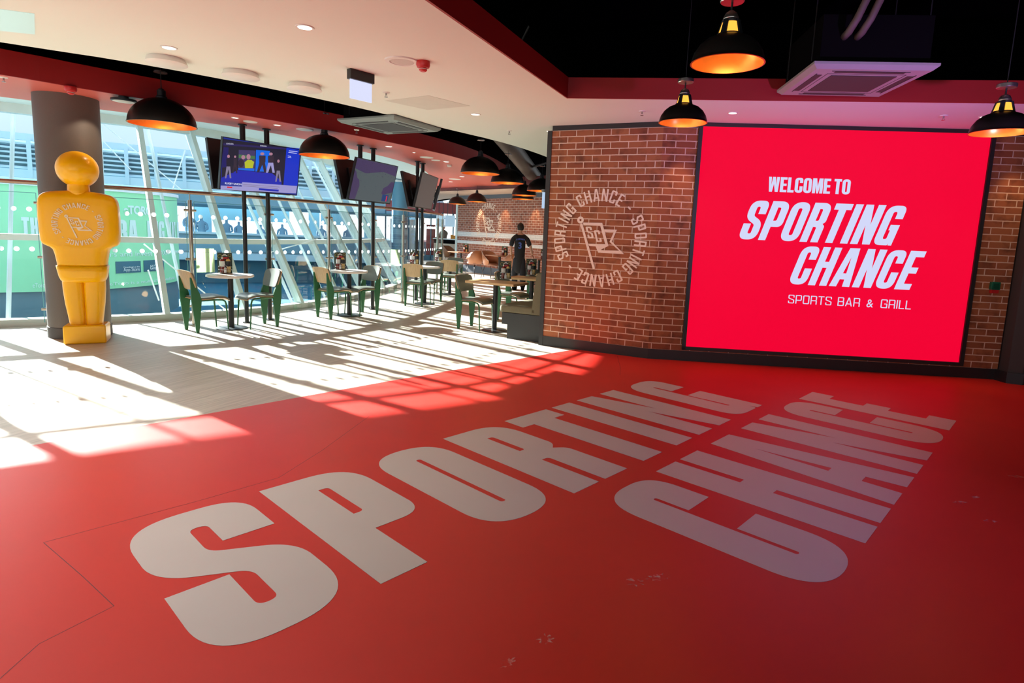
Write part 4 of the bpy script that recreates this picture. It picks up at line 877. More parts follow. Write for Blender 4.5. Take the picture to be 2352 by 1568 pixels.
# industrial pendants with lit gallery
def make_ind():
    t=thing('pendant_lamp','','lamp'); R=.2
    pr_=[(R,0),(R*.985,.02),(R*.93,.055),(R*.80,.095),(R*.62,.125),(R*.42,.142),(R*.36,.150)]
    bm=BM(); lathe(bm,[(R+.004,-.002)]+pr_,56,close=False); smooth_by_angle(obj('shade',bm,M['dome'],t),1)
    bm=BM(); lathe(bm,[(R+.003,-.002)]+[(r-.006,z-.003) for r,z in pr_],56,close=False); smooth_by_angle(obj('shade_lining',bm,M['copper'],t),1)
    bm=BM(); lathe(bm,[(.064,.150),(.044,.222)],24,close=False); smooth_by_angle(obj('lit_gallery',bm,M['amber'],t),1)
    bm=BM()
    for k in range(4):
        a=2*PI*k/4+.75
        for da in (-.32,-.16,0,.16,.32)[1:4]: tube(bm,[(.067*math.cos(a+da),.067*math.sin(a+da),.148),(.047*math.cos(a+da),.047*math.sin(a+da),.224)],.008,6)
    lathe(bm,[(.070,.143),(.070,.155)],24,close=False); lathe(bm,[(.049,.215),(.05,.228),(.045,.232)],24); obj('gallery_frame',bm,M['metalblk'],t)
    bm=BM(); lathe(bm,[(.044,.228),(.042,.245),(.030,.268),(.012,.28),(.0,.281)],24); obj('cap',bm,M['steel'],t,smooth=True)
    bm=BM(); lathe(bm,[(.062,.325),(.066,.33),(.066,.352),(.06,.356)],32); smooth_by_angle(obj('ceiling_rose',bm,M['steel'],t))
    bm=BM(); tube(bm,[(0,0,.28),(0,0,.33)],.006,6); tube(bm,[(0,0,.35),(0,0,1.6)],.0035,6); obj('cord',bm,M['metalblk'],t)
    bm=BM(); bmesh.ops.create_uvsphere(bm,u_segments=14,v_segments=8,radius=.024); bmesh.ops.translate(bm,vec=(0,0,.11),verts=bm.verts); obj('bulb',bm,M['bulb'],t,smooth=True)
    return t
ind=make_ind()
for i,(x,y,z,l) in enumerate([(1.04,3.5,2.48,'black and copper pendant with glowing gallery, largest and highest of three'),(1.21,5.2,2.47,'small black and copper pendant in front of the brick wall left of the screen'),(3.5,4.66,2.395,'black and copper pendant at the right edge, over the corner of the screen')]):
    c=ind if i==0 else dup(ind,(x,y,z),0); c.location=(x,y,z); c['label']=l; c['group']='black and copper pendants'
    light('lamp_glow','POINT',(x,y,z+.06),5,(1,.52,.2),shadow_soft_size=.03)
# ---------------------------------------------------------------- televisions
def make_tv(name,label,c,yaw,tilt,screen,group='televisions on poles'):
    t=thing(name,label,'television',c); R_=Matrix.Rotation(yaw,4,'Z')@Matrix.Rotation(tilt,4,'X'); t.rotation_euler=R_.to_euler()
    w,h=1.24,.70
    bm=BM(); box(bm,-w/2,w/2,0.002,.045,-h/2,h/2,.006); box(bm,-.35,.35,.045,.075,-.2,.2,.01); obj('casing',bm,M['tvblack'],t)
    bm=BM()
    for a in ((-w/2,w/2,-h/2,-h/2+.014),(-w/2,w/2,h/2-.01,h/2),(-w/2,-w/2+.01,-h/2,h/2),(w/2-.01,w/2,-h/2,h/2)): box(bm,a[0],a[1],-.003,.003,a[2],a[3])
    obj('bezel',bm,M['tvblack'],t)
    bm=BM(); box(bm,-w/2+.01,w/2-.01,-.0005,.002,-h/2+.014,h/2-.01); s=obj('screen',bm,screen,t)
    bm=BM(); box(bm,-.06,.06,.07,.13,-.06,.06,.01); obj('bracket',bm,M['tvblack'],t); return t,s
TVS=[((-3.982,8.716,2.254),1.029,.172),((-2.817,10.4,2.248),1.245,.244),((-2.283,12.466,2.248),1.483,.22)]
M['scr1']=emat('screen_blue',(.01,.03,.30),.9); M['scr2']=emat('screen_map',(.075,.095,.105),1.0); M['scr3']=emat('screen_grey',(.085,.075,.070),1.0)
fl_=['lit television showing a sports studio, nearest the yellow figure','television showing a dim grey and purple picture right of the second dome pendant','television with a plain grey-brown screen at the end of the row']
bk_=['dark back-to-back television behind the sports broadcast one','dark back-to-back television behind the grey and purple one','dark back-to-back television behind the plain grey-brown one']
for k,(c,yaw,ti) in enumerate(TVS):
    t,s=make_tv('television',fl_[k],c,yaw,ti,[M['scr1'],M['scr2'],M['scr3']][k]); t['group']='televisions on poles'
    if k==0: s['label']='lit blue screen with studio broadcast'; TV1=t
    if k==1: TV2=t
    n=Vector((math.sin(yaw),-math.cos(yaw),0)); r=Vector((math.cos(yaw),math.sin(yaw),0)); c2=Vector(c)-n*.30
    tb,_=make_tv('television',bk_[k],c2,yaw+PI,ti,M['tvoff']); tb['group']='televisions on poles'
    mid=Vector(c)-n*.15; lz=(0,0,0)
    for j,o_ in enumerate((-.2,.18)):
        p=mid+r*o_; bm=BM(); tube(bm,[(0,0,0),(0,0,SOZ)],.03,14); lathe(bm,[(.06,SOZ-.015),(.06,SOZ)],16); lathe(bm,[(.06,0),(.06,.012)],16); lathe(bm,[(.038,SOZ-.25),(.038,SOZ-.02)],14)
        o=smooth_by_angle(obj('support_pole',bm,M['metalblk'],None,(p.x,p.y,0))); tag(o,'black floor-to-ceiling pole, %s of the pair between the %s pair of televisions'%(['left','right'][j],['first','second','third'][k]),'pole','television poles')
# the extra, nearly edge-on television at the end
p=atdist(1007,450,14.2); t,s=make_tv('television','television seen nearly edge-on beyond the grey-brown one',(p.x,p.y,2.26),math.radians(99.5),.24,M['tvoff']); t['group']='televisions on poles'
# studio picture on the first television (each piece an own shape on the screen)
def patch(parent,name,x0,x1,z0,z1,m,lift=.0015,pts=None):
    bm=BM(); P=pts or [(x0,z0),(x1,z0),(x1,z1),(x0,z1)]
    a=[bm.verts.new((p[0],-lift,p[1])) for p in P]; bm.faces.new(a); return obj(name,bm,m,parent)
def tvp(x,y):      # zoomed crop -> tv1 local
    c,yaw,ti=TVS[0]; R_=(Matrix.Rotation(yaw,4,'Z')@Matrix.Rotation(ti,4,'X')).to_3x3(); n=R_@Vector((0,1,0)); d=ray(500+x/11.2,310+y/11.2); o=Vector((0,0,EYE)); cc_=Vector(c)
    tt=(cc_-o).dot(n)/d.dot(n); L=R_.transposed()@(o+d*tt-cc_); return (L.x,L.z)
E_=lambda n,c,s=1: emat(n,c,s)
tvm={'dk':E_('pix_dark',(.012,.012,.03)),'hdr':E_('pix_header',(.02,.015,.10)),'side':E_('pix_side_blue',(.004,.03,.55)),'lav':E_('pix_lavender',(.33,.31,.62)),'floor':E_('pix_floor',(.01,.02,.42)),'sky':E_('pix_bright_blue',(.0,.13,.75)),'skin':E_('pix_skin',(.42,.2,.28)),'suit':E_('pix_suit',(.03,.02,.04)),'grey':E_('pix_grey_trousers',(.22,.19,.30)),'yel':E_('pix_yellow',(.45,.5,.03)),'crowd':E_('pix_crowd',(.05,.04,.13)),'pitch':E_('pix_pitch',(.06,.17,.07)),'wh':E_('pix_white',(.75,.75,.95)),'red':E_('pix_red',(.7,.02,.05)),'navy':E_('pix_navy',(.01,.01,.12))}
def poly_tv(name,pts,m,l): return patch(TVSCR,name,0,0,0,0,tvm[m],l,[tvp(*p) for p in pts])
TVSCR=TV1.children[2]
poly_tv('picture',[(140,100),(1770,305),(1690,1280),(95,1190)],'dk',.0012)
poly_tv('picture',[(140,210),(1770,330),(1768,375),(138,262)],'hdr',.0016)
poly_tv('picture',[(1770,305),(2110,345),(2050,1310),(1690,1280)],'side',.0016)
poly_tv('picture',[(95,1100),(520,900),(1400,985),(1640,1180),(1640,1285),(90,1200)],'floor',.0018)
poly_tv('picture',[(150,310),(280,320),(245,820),(115,840)],'navy',.0016)
poly_tv('picture',[(540,380),(970,400),(945,870),(525,850)],'crowd',.0020); poly_tv('picture',[(540,500),(960,540),(955,620),(535,590)],'pitch',.0022); poly_tv('picture',[(525,850),(945,860),(940,930),(522,890)],'sky',.0022)
poly_tv('picture',[(985,380),(1340,410),(1310,945),(965,935)],'sky',.0020)
def blob(cx,cy,rx,ry,m,l): poly_tv('picture',[(cx+rx*math.cos(a),cy+ry*math.sin(a)) for a in [2*PI*k/16 for k in range(16)]],m,l)
def man_tv(cx,top,bot,w,suit,leg,l=.0026):
    h=bot-top; blob(cx,top+h*.07,w*.28,h*.07,'skin',l+.0002)
    poly_tv('picture',[(cx-w*.45,top+h*.16),(cx+w*.45,top+h*.16),(cx+w*.42,top+h*.5),(cx-w*.42,top+h*.5)],suit,l)
    poly_tv('picture',[(cx-w*.4,top+h*.5),(cx+w*.35,top+h*.5),(cx+w*.6,bot),(cx+w*.25,bot),(cx,top+h*.62),(cx-w*.45,bot),(cx-w*.75,bot)],leg,l)
man_tv(275,505,1110,125,'dk','grey'); man_tv(445,525,980,100,'suit','suit'); man_tv(1560,630,1200,110,'dk','grey')
man_tv(1145,445,960,190,'suit','suit',.0028); man_tv(1365,450,970,170,'suit','lav',.0030)
blob(655,570,50,55,'skin',.0026); blob(600,720,75,110,'suit',.0025); blob(790,560,52,70,'skin',.0030); poly_tv('picture',[(690,700),(760,640),(860,640),(935,690),(900,850),(700,850)],'yel',.0028)
poly_tv('picture',[(75,1295),(620,1325),(625,1210),(2040,1310),(2010,1500),(70,1400)],'lav',.0032)
poly_tv('picture',[(1060,1365),(1568,1405),(1562,1455),(1055,1415)],'floor',.0036); poly_tv('picture',[(240,1322),(370,1330),(368,1366),(238,1358)],'red',.0036)
def text_tv(txt,p0,p1,m,s,l=.0040,bold=.0):
    a=Vector(tvp(*p0)); b=Vector(tvp(*p1)); ang=math.atan2(b.y-a.y,b.x-a.x)
    bfont('lettering',txt,s,tvm[m],TVSCR,Matrix.Translation((a.x,-l,a.y))@XZ@Matrix.Rotation(ang,4,'Z'),.0001,bold=bold)
text_tv('RUGBY UNION',(178,1262),(590,1290),'wh',.036,bold=.0006)
text_tv('CHELSEA',(215,238),(400,245),'wh',.026); text_tv('CHELSEA',(1085,290),(1260,305),'wh',.026)
for p0,p1,s in (((650,1262),(1590,1330),'dk'),((650,1300),(1540,1370),'dk'),((1830,400),(2050,420),'wh'),((1815,440),(2030,465),'wh'),((1800,530),(1880,545),'wh'),((1800,565),(1890,580),'wh')):
    a=Vector(p0);b=Vector(p1); poly_tv('caption_line',[(a.x,a.y),(b.x,b.y),(b.x,b.y+12),(a.x,a.y+12)],s if s=='wh' else 'grey',.0038)
# map picture on the second
s2=TV2.children[2]; pm=E_('pix_purple',(.055,.035,.10)); pb=E_('pix_panel_blue',(.01,.04,.16)); pr2=E_('pix_spots',(.035,.03,.06))
patch(s2,'picture',0,0,0,0,pm,.0016,[(-.61,-.33),(-.45,-.33),(-.40,-.10),(-.44,.0),(-.5,.02),(-.56,.12),(-.61,.15)]); patch(s2,'picture',0,0,0,0,pm,.0016,[(.61,-.13),(.61,.05),(.50,.05),(.42,-.03),(.30,-.08),(.27,-.18),(.33,-.20)])
patch(s2,'picture',0,0,0,0,pm,.0014,[(-.61,.17),(-.3,.12),(.2,.2),(.6,.16),(.6,.335),(-.61,.335)])
patch(s2,'picture',.32,.52,-.31,-.19,pb,.0020); patch(s2,'picture',.45,.48,-.31,-.21,tvm['red'],.0024)
bm=BM()
for k in range(90):
    x=random.uniform(-.6,.6); z=random.uniform(.1,.33) if k<65 else random.uniform(-.2,.2); r=random.uniform(.003,.010)
    vs=[bm.verts.new((x+r*math.cos(a),-.0022,z+r*math.sin(a))) for a in [2*PI*j/6 for j in range(6)]]; bm.faces.new(vs)
obj('picture',bm,pr2,s2)
# ---------------------------------------------------------------- air conditioning cassettes
def make_ac(label,cs,z,m,fin,boxh=.42,pipe=True):
    c=sum((Vector((p[0],p[1],0)) for p in cs),Vector())/4; d=Vector((cs[2][0]-cs[1][0],cs[2][1]-cs[1][1])).normalized(); rz=math.atan2(d.y,d.x)
    t=thing('air_conditioner',label,'air conditioner',(c.x,c.y,z),rz); h=.475
    bm=BM(); loft(bm,[(0,h*.94,h*.94,40,0,0),(.028,h,h,40,0,0),(.045,h,h,40,0,0)],64); bm.free()
    bm=BM()
    for (a0,z0),(a1,z1) in (((.44,0),(.475,.03)),): 
        A=[bm.verts.new((x*a0,y*a0,z0)) for x,y in ((-1,-1),(1,-1),(1,1),(-1,1))]; B=[bm.verts.new((x*a1,y*a1,z1)) for x,y in ((-1,-1),(1,-1),(1,1),(-1,1))]; D=[bm.verts.new((x*a1,y*a1,z1+.02)) for x,y in ((-1,-1),(1,-1),(1,1),(-1,1))]
        bm.faces.new(A[::-1]); bm.faces.new(D)
        for i in range(4): bm.faces.new((A[i],A[(i+1)%4],B[(i+1)%4],B[i])); bm.faces.new((B[i],B[(i+1)%4],D[(i+1)%4],D[i]))
    obj('fascia_panel',bm,m,t)
    bm=BM(); box(bm,-.26,.26,-.26,.26,-.004,.001)
    obj('grille',bm,M['acdark'],t)
    for k in range(4):
        bm=BM(); box(bm,-.27,.27,.335,.385,-.002,.001); box(bm,-.30,.30,.385,.391,-.004,.001); bmesh.ops.rotate(bm,verts=bm.verts,matrix=Matrix.Rotation(k*PI/2,3,'Z')); obj('air_outlet',bm,M['acdark'],t)
    bm=BM(); 
    for a in ((-.31,.31,.305,.308),(-.31,.31,-.308,-.305),(.305,.308,-.31,.31),(-.308,-.305,-.31,.31)): box(bm,a[0],a[1],a[2],a[3],-.002,.001)
    obj('grille_surround',bm,M['acdark'],t)
    bm=BM(); box(bm,-.42,.42,-.42,.42,.05,boxh,.004); b=obj('casing',bm,M['black'],t)
    for sx in (-1,1):
        for sy in (-1,1):
            bm=BM(); tube(bm,[(sx*.44,sy*.30,.1),(sx*.44,sy*.30,1.15)],.005,6); obj('hanger_rod',bm,M['metalblk'],t)
    if pipe:
        bm=BM()
        for o_ in (0,.1): tube(bm,[(-.25+o_,-.42,.25),(-.25+o_,-.50,.26),(-.22+o_,-.56,.34),(-.15+o_,-.6,.55),(-.1+o_,-.6,1.1)],.028,10)
        obj('lagged_pipe',bm,M['duct'],t,smooth=True)
    return t
make_ac('square ceiling air conditioner lit violet from below, hanging in the black opening',[(2.20,5.82),(2.12,4.95),(3.12,4.86),(3.24,5.80)],2.885,M['acgrey'],1)
make_ac('grey-green square ceiling air conditioner between the cream and red ceilings',[(-2.66,7.94),(-1.79,7.45),(-1.35,8.29),(-2.15,8.74)],2.80,M['acteal'],1,pipe=False)
# duct in the gap, conduit
bm=BM(); a=at(1120,268,3.5); b=at(1236,416,3.05); tube(bm,[a,b],.2,24); o=smooth_by_angle(obj('ventilation_duct',bm,M['duct'],None)); tag(o,'thick brown lagged duct running through the dark gap above the far pendants','duct')
bm=BM(); a=at(1205,388,3.2); b=at(1262,372,3.1); tube(bm,[a,b],.03,8); o=obj('cable_conduit',bm,M['metalblk']); tag(o,'thin dark conduit crossing the gap beside the brick wall top','conduit')
bm=BM(); tube(bm,[at(1215,60,3.9),at(1190,110,3.7),at(1255,140,3.75),at(1262,200,3.7)],.012,6); o=obj('hanging_cable',bm,M['duct']); tag(o,'loose dark cable hanging in the black ceiling opening','cable')
# ---------------------------------------------------------------- small ceiling fittings
def disc_thing(name,label,cat,px,py,z,prof,m,group=None,extra=None,r=1):
    p=at(px,py,z); bm=BM(); lathe(bm,[(a*r,b) for a,b in prof],28); o=smooth_by_angle(obj(name,bm,m,None,(p.x,p.y,z))); tag(o,label,cat,group); return o,p
def downlight(px,py,z,label,r=.045,em=True,spot=0,grp='recessed downlights'):
    p=at(px,py,z); t=thing('downlight',label,'downlight',(p.x,p.y,z),0,grp)
    bm=BM(); lathe(bm,[(r+.014,-.0005),(r+.012,-.006),(r,-.005),(r,-.0005)],28); smooth_by_angle(obj('bezel',bm,M['white'],t))
    bm=BM(); lathe(bm,[(0,-.0055),(r-.001,-.0055)],28,close=False); obj('lens',bm,M['downl'] if em else M['softwhite'],t)
    if spot: light('downlight_and_fill','SPOT',(p.x,p.y,z-.03),spot,(1,.86,.68),spot_size=1.5,spot_blend=.8,shadow_soft_size=.04)
    return t
for px,py,l,s in ((700,62,'recessed downlight in the cream ceiling, nearest the top edge',22),(388,109,'recessed downlight in the cream ceiling above the first dome pendant',22),(1092,262,'recessed downlight in the cream ceiling right of the access panel',18),(1683,259,'recessed downlight above the left half of the red screen',14),(2262,268,'recessed downlight above the right end of the red screen',14),(1263,301,'recessed downlight at the top corner of the near brick wall',0)):
    downlight(px,py,CZ,l,.05 if px<1200 else .042,True,s)
rl=[(540,270,.035,'first small downlight in the red ceiling, left of the television poles'),(637,287,.04,'small downlight in the red ceiling between the first pair of poles and the second pendant'),(893,336,.05,'downlight in the red ceiling right of the second pair of poles'),(951,350,.02,'tiny downlight in the red ceiling above the third pair of televisions'),(1025,371,.05,'downlight in the red ceiling left of the third dome pendant'),(1061,405,.055,'low downlight in the red ceiling under the third dome pendant'),(1035,417,.05,'lowest downlight in the red ceiling above the far pendants')]
for px,py,r,l in rl: downlight(px,py,SOZ,l,r,True,0,'downlights in the red ceiling')
for px,py,r,l in ((575,279,.09,'round white speaker in the red ceiling above the lit television'),(700,297,.12,'large round white speaker in the red ceiling left of the second dome pendant'),(980,361,.13,'large round white speaker in the red ceiling above the end televisions'),(1001,367.5,.09,'smaller round white speaker just beyond the large one in the red ceiling'),(1045,411,.16,'flat round white speaker low in the red ceiling near the far pendants')):
    disc_thing('ceiling_speaker',l,'speaker',px,py,SOZ,[(1,-.0005),(.97,-.008),(0,-.009)],M['white'],'speakers in the red ceiling',r=r)
t,p=disc_thing('ceiling_speaker','round white ceiling speaker beside the red alarm sounder','speaker',924,140,CZ,[(.145,-.0005),(.14,-.01),(.105,-.012),(.10,-.006),(0,-.007)],M['white'])
bm=BM(); lathe(bm,[(0,-.0095),(.098,-.0095)],28,close=False); o=obj('grille',bm,M['softwhite'],t)
for px,py,l in ((382,134,'round white surface unit on the cream ceiling above the first dome pendant'),(553,166,'middle of three round white surface units on the cream ceiling'),(700,195,'round white surface unit on the cream ceiling left of the exit sign')):
    disc_thing('ceiling_unit',l,'ceiling unit',px,py,CZ,[(.145,-.0005),(.165,-.045),(.15,-.055),(0,-.058)],M['white'],'round ceiling units')
def sounder(px,py,z,label,grp='red alarm fittings'):
    p=at(px,py,z); t=thing('alarm_sounder',label,'alarm',(p.x,p.y,z),0,grp); bm=BM(); lathe(bm,[(.055,0),(.058,-.03),(.05,-.05),(.038,-.055)],28); smooth_by_angle(obj('body',bm,M['redplastic'],t))
    bm=BM(); lathe(bm,[(.032,-.053),(.034,-.072),(.02,-.082)],24); smooth_by_angle(obj('detector_head',bm,M['redplastic'],t)); bm=BM(); lathe(bm,[(.0345,-.060),(.0345,-.064)],24); obj('white_band',bm,M['white'],t); return t
sounder(972,141,CZ,'red alarm sounder on the cream ceiling above the second dome pendant'); sounder(162,199,SOZ,'red alarm sounder on the red ceiling above the dark column')
t,p=disc_thing('smoke_detector','white smoke detector under the red ceiling left of the third dome pendant','smoke detector',1032,378,SOZ,[(.05,0),(.05,-.03),(.035,-.045),(0,-.046)],M['white'])
t,p=disc_thing('emergency_light','black-rimmed round ceiling light on the red ceiling beside the first dome pendant','ceiling light',284,222,SOZ,[(.05,0),(.05,-.02),(.13,-.03),(.13,-.05),(0,-.055)],M['metalblk'])
bm=BM(); lathe(bm,[(0,-.060),(.11,-.056)],28,close=False); obj('diffuser',bm,M['white'],t)
def sprink(px,py,z,l):
    p=at(px,py,z); t=thing('sprinkler_head',l,'sprinkler',(p.x,p.y,z),0,'sprinkler heads'); bm=BM(); lathe(bm,[(.038,.002),(.034,-.008),(.012,-.009)],20); obj('escutcheon',bm,M['white'],t)
    bm=BM(); tube(bm,[(0,0,-.005),(0,0,-.03)],.008,8); lathe(bm,[(.018,-.045),(.018,-.048)],14); tube(bm,[(.008,0,-.03),(.010,0,-.046)],.002,5); tube(bm,[(-.008,0,-.03),(-.010,0,-.046)],.002,5); obj('deflector',bm,M['wire'],t)
for px,py,z,l in ((887,212,CZ,'sprinkler head on the cream ceiling below the exit sign'),(1170,300,CZ,'sprinkler head on the cream ceiling left of the near brick wall'),(1475,255,CZ,'sprinkler head left of the small copper pendant'),(2168,265,CZ,'sprinkler head on the ceiling strip above the red screen'),(819,298,SOZ,'sprinkler head on the red ceiling right of the second dome pendant'),(8,177,SOZ,'sprinkler head on the red ceiling at the left edge')): sprink(px,py,z,l)
# access panel, square light, exit signs
cs=[at(*q,CZ) for q in ((884,231),(984,219),(1080,243),(982,252))]
bm=BM(); v=[bm.verts.new((p.x,p.y,CZ-.002)) for p in cs]; w=[bm.verts.new((p.x,p.y,CZ-.0005)) for p in cs]; bm.faces.new(v); 
for i in range(4): bm.faces.new((v[i],v[(i+1)%4],w[(i+1)%4],w[i]))
o=obj('access_panel',bm,mat('grey_white_panel',(.66,.66,.58),.6)); tag(o,'flat square pale access panel in the cream ceiling above the grey air conditioner','access panel')
cs=[at(*q,CZ) for q in ((-75,10),(79,31),(80,78),(-90,60))]
bm=BM(); v=[bm.verts.new((p.x,p.y,CZ-.004)) for p in cs]; w=[bm.verts.new((p.x,p.y,CZ-.0005)) for p in cs]; bm.faces.new(v)
for i in range(4): bm.faces.new((v[i],v[(i+1)%4],w[(i+1)%4],w[i]))
o=obj('light_panel',bm,emat('pale_green_diffuser',(.60,.73,.62),1.0)); tag(o,'pale green recessed light panel in the ceiling at the top left corner','light panel')
def exit_sign(px0,py0,px1,py1,z,Hh,h2,label,D=None):
    a=at(px0,py0,z); b=at(px1,py1,z); d=(b-a); L=d.length; t=thing('exit_sign',label,'sign',(a.x,a.y,z),math.atan2(d.y,d.x),'hanging lit signs')
    bm=BM(); box(bm,0,L,-.03,.03,-Hh,0,.003); obj('housing',bm,M['trimblack'],t); bm=BM(); box(bm,.012,L-.012,-.006,.006,-Hh-h2,-Hh); obj('lit_panel',bm,emat('sign_white',(.72,.76,1.0),1.0),t); return t
exit_sign(801,157,856,172,CZ,.085,.165,'hanging lit white sign with a black housing under the cream ceiling')
p=atdist(1253,442,13.0); t=thing('exit_sign','narrow lit pale blue sign hanging beside the edge of the near brick wall','sign',(p.x-.0,p.y,p.z),.9,'hanging lit signs'); bm=BM(); box(bm,-.1,.1,-.01,.01,-.34,0); obj('lit_panel',bm,emat('sign_blue',(.5,.66,.9),.9),t); bm=BM(); box(bm,-.11,.11,-.03,.03,0,.06); obj('housing',bm,M['acgrey'],t); bm=BM(); tube(bm,[(0,0,.06),(0,0,1.2)],.006,6); obj('rod',bm,M['metalblk'],t)
# call point on the brick
p=onwall(2282,656,WB,WC); t=thing('call_point','green emergency call point on the brick right of the red screen','call point',(p.x,p.y,p.z),srz)
bm=BM(); box(bm,-.048,.048,-.045,-.001,-.045,.045,.006); smooth_by_angle(obj('box_body',bm,M['greenbox'],t)); bm=BM(); box(bm,-.03,.03,-.05,-.045,-.03,.03,.002); obj('press_plate',bm,mat('dark_green_plate',(.0,.06,.03),.4),t); bm=BM(); box(bm,-.04,.04,-.04,-.001,-.085,-.046); obj('lower_cover',bm,M['redplastic'],t)
# ---------------------------------------------------------------- people
def skinmesh(name,joints,edges,m,parent=None,sub=2,xf=None):
    me=bpy.data.meshes.new(name); me.from_pydata([j[0] for j in joints],edges,[]); o=bpy.data.objects.new(name,me); C.objects.link(o)
    mo=o.modifiers.new('Skin','SKIN'); mo.use_smooth_shade=True
    sv=me.skin_vertices[0].data
    for i,j in enumerate(joints):
        r=j[1]; sv[i].radius=(r if isinstance(r,tuple) else (r,r)); sv[i].use_root=(i==0)
    s=o.modifiers.new('Subsurf','SUBSURF'); s.levels=sub; s.render_levels=sub
    dg=bpy.context.evaluated_depsgraph_get(); dg.update(); em=bpy.data.meshes.new_from_object(o.evaluated_get(dg)); bpy.data.objects.remove(o); bpy.data.meshes.remove(me)
    em.materials.clear(); em.materials.append(m); em.name=name
    for p_ in em.polygons: p_.use_smooth=True; p_.material_index=0
    if xf: em.transform(xf)
    return link(bpy.data.objects.new(name,em),parent)
def head(parent,c,r,m,hair=None,face=1):
    bm=BM(); bmesh.ops.create_uvsphere(bm,u_segments=24,v_segments=18,radius=1); 
    for v in bm.verts:
        x,y,z=v.co; v.co=Vector((x*r*.78,y*r*.95-(.06*r if z<0 else 0)*face,z*r*1.10*(1 if z>0 else 1.05)))
        if z<-.3: v.co.x*=.86
    bmesh.ops.translate(bm,vec=c,verts=bm.verts)
    for s in (-1,1):
        b2=bmesh.ops.create_uvsphere(bm,u_segments=8,v_segments=6,radius=.022); bmesh.ops.scale(bm,vec=(.45,.8,1.3),verts=b2['verts']); bmesh.ops.translate(bm,vec=(c[0]+s*r*.8,c[1]+.005,c[2]-.005),verts=b2['verts'])
    b3=bmesh.ops.create_cone(bm,segments=8,radius1=.014,radius2=.004,depth=.035,cap_ends=True); bmesh.ops.translate(bm,vec=(c[0],c[1]-r*.98,c[2]-.015),verts=b3['verts'])
    h=obj('head',bm,m,parent,smooth=True)
    for s in (-1,1):
        bm=BM(); bmesh.ops.create_uvsphere(bm,u_segments=8,v_segments=6,radius=.009); bmesh.ops.translate(bm,vec=(c[0]+s*.03,c[1]-r*.88,c[2]+.005),verts=bm.verts); obj('eye',bm,M['black'],h,smooth=True)
    bm=BM(); box(bm,c[0]-.022,c[0]+.022,c[1]-r*.93,c[1]-r*.88,c[2]-.056,c[2]-.048,.002); obj('mouth',bm,M['ketchup'],h)
    if hair:
        bm=BM(); bmesh.ops.create_uvsphere(bm,u_segments=24,v_segments=18,radius=1)
        for v in bm.verts: x,y,z=v.co; v.co=Vector((x*r*.83,y*r*1.0+.006,z*r*1.15))
        kill=[v for v in bm.verts if (v.co.z<(-.078 if v.co.y>.01 else -.02)) or (v.co.y<-.035 and v.co.z<.05)]
        bmesh.ops.delete(bm,geom=kill,context='VERTS'); bmesh.ops.translate(bm,vec=(c[0],c[1]+.004,c[2]+.006),verts=bm.verts); obj('hair',bm,hair,parent,smooth=True)
def hand(parent,p,dirv,side,m):
    J=[(p,(.022,.014))]; E=[]; d=Vector(dirv).normalized(); s=Vector((0,1,0)); P=Vector(p)
    J.append((tuple(P+d*.05),(.030,.014))); E.append((0,1))
    for k,o_ in enumerate((-.027,-.009,.009,.027)):
        b=P+d*.055+s*o_; ln=(.06,.072,.075,.06)[k]; i=len(J)
        J+= [(tuple(b+d*.02),.0085),(tuple(b+d*(ln*.6)+Vector((-side*.008,0,0))),.008),(tuple(b+d*ln+Vector((-side*.022,0,0))),.007)]; E+=[(1,i),(i,i+1),(i+1,i+2)]
    i=len(J); J+=[(tuple(P+d*.02+s*-.035),.010),(tuple(P+d*.055+s*-.052),.009)]; E+=[(0,i),(i,i+1)]
    return skinmesh('hand',J,E,m,parent,1)
def rot_root(name,label,loc,rz): return thing(name,label,'person',loc,rz)
# walking man seen from behind: local -y is his front, so he is turned away from us
mp=at(1190,666); man=rot_root('person','person in a black short-sleeved shirt with a blue 3, walking away between the tables',(mp.x,mp.y,0),PI+.12)
# body: front = -y, so his back (+y) faces the camera after the turn
J=[((0,0,.92),.07),((0,.0,1.10),.085),((0,.0,1.28),.09),((0,.01,1.40),.08),((0,0,1.48),(.055,.05)),((0,-.01,1.56),.05),
 ((.10,0,1.38),.055),((.19,.01,1.34),.050),((.235,.02,1.13),.040),((.215,-.02,.90),.030),
 ((-.10,0,1.38),.055),((-.20,.01,1.34),.050),((-.275,.03,1.14),.042),((-.335,.03,.93),.030),
 ((.09,0,.86),.085),((.10,-.07,.48),.058),((.10,.0,.10),.040),((-.09,0,.86),.085),((-.095,.06,.50),.058),((-.095,.20,.14),.040)]
Ed=[(0,1),(1,2),(2,3),(3,4),(4,5),(3,6),(6,7),(7,8),(8,9),(3,10),(10,11),(11,12),(12,13),(0,14),(14,15),(15,16),(0,17),(17,18),(18,19)]
skinmesh('body',J,Ed,M['skin'],man)
J2=[((0,0,.42),(.150,.125)),((0,.0,.98),(.150,.12)),((0,.0,1.22),(.165,.122)),((0,.01,1.37),(.165,.12)),((0,.005,1.475),(.080,.075)),((.12,0,1.385),(.075,.075)),((.19,.01,1.33),.066),((.232,.015,1.12),.066),((-.12,0,1.385),(.075,.075)),((-.20,.01,1.33),.066),((-.262,.02,1.13),.066)]
skinmesh('shirt',J2,[(0,1),(1,2),(2,3),(3,4),(3,5),(5,6),(6,7),(3,8),(8,9),(9,10)],M['shirt'],man)
J3=[((0,0,.95),(.110,.09)),((.075,0,.80),.10),((.10,-.07,.48),.09),((.10,.0,-.02),.078),((-.075,0,.80),.10),((-.095,.06,.50),.09),((-.095,.21,.06),.078)]
skinmesh('trousers',J3,[(0,1),(1,2),(2,3),(0,4),(4,5),(5,6)],M['trouser'],man)
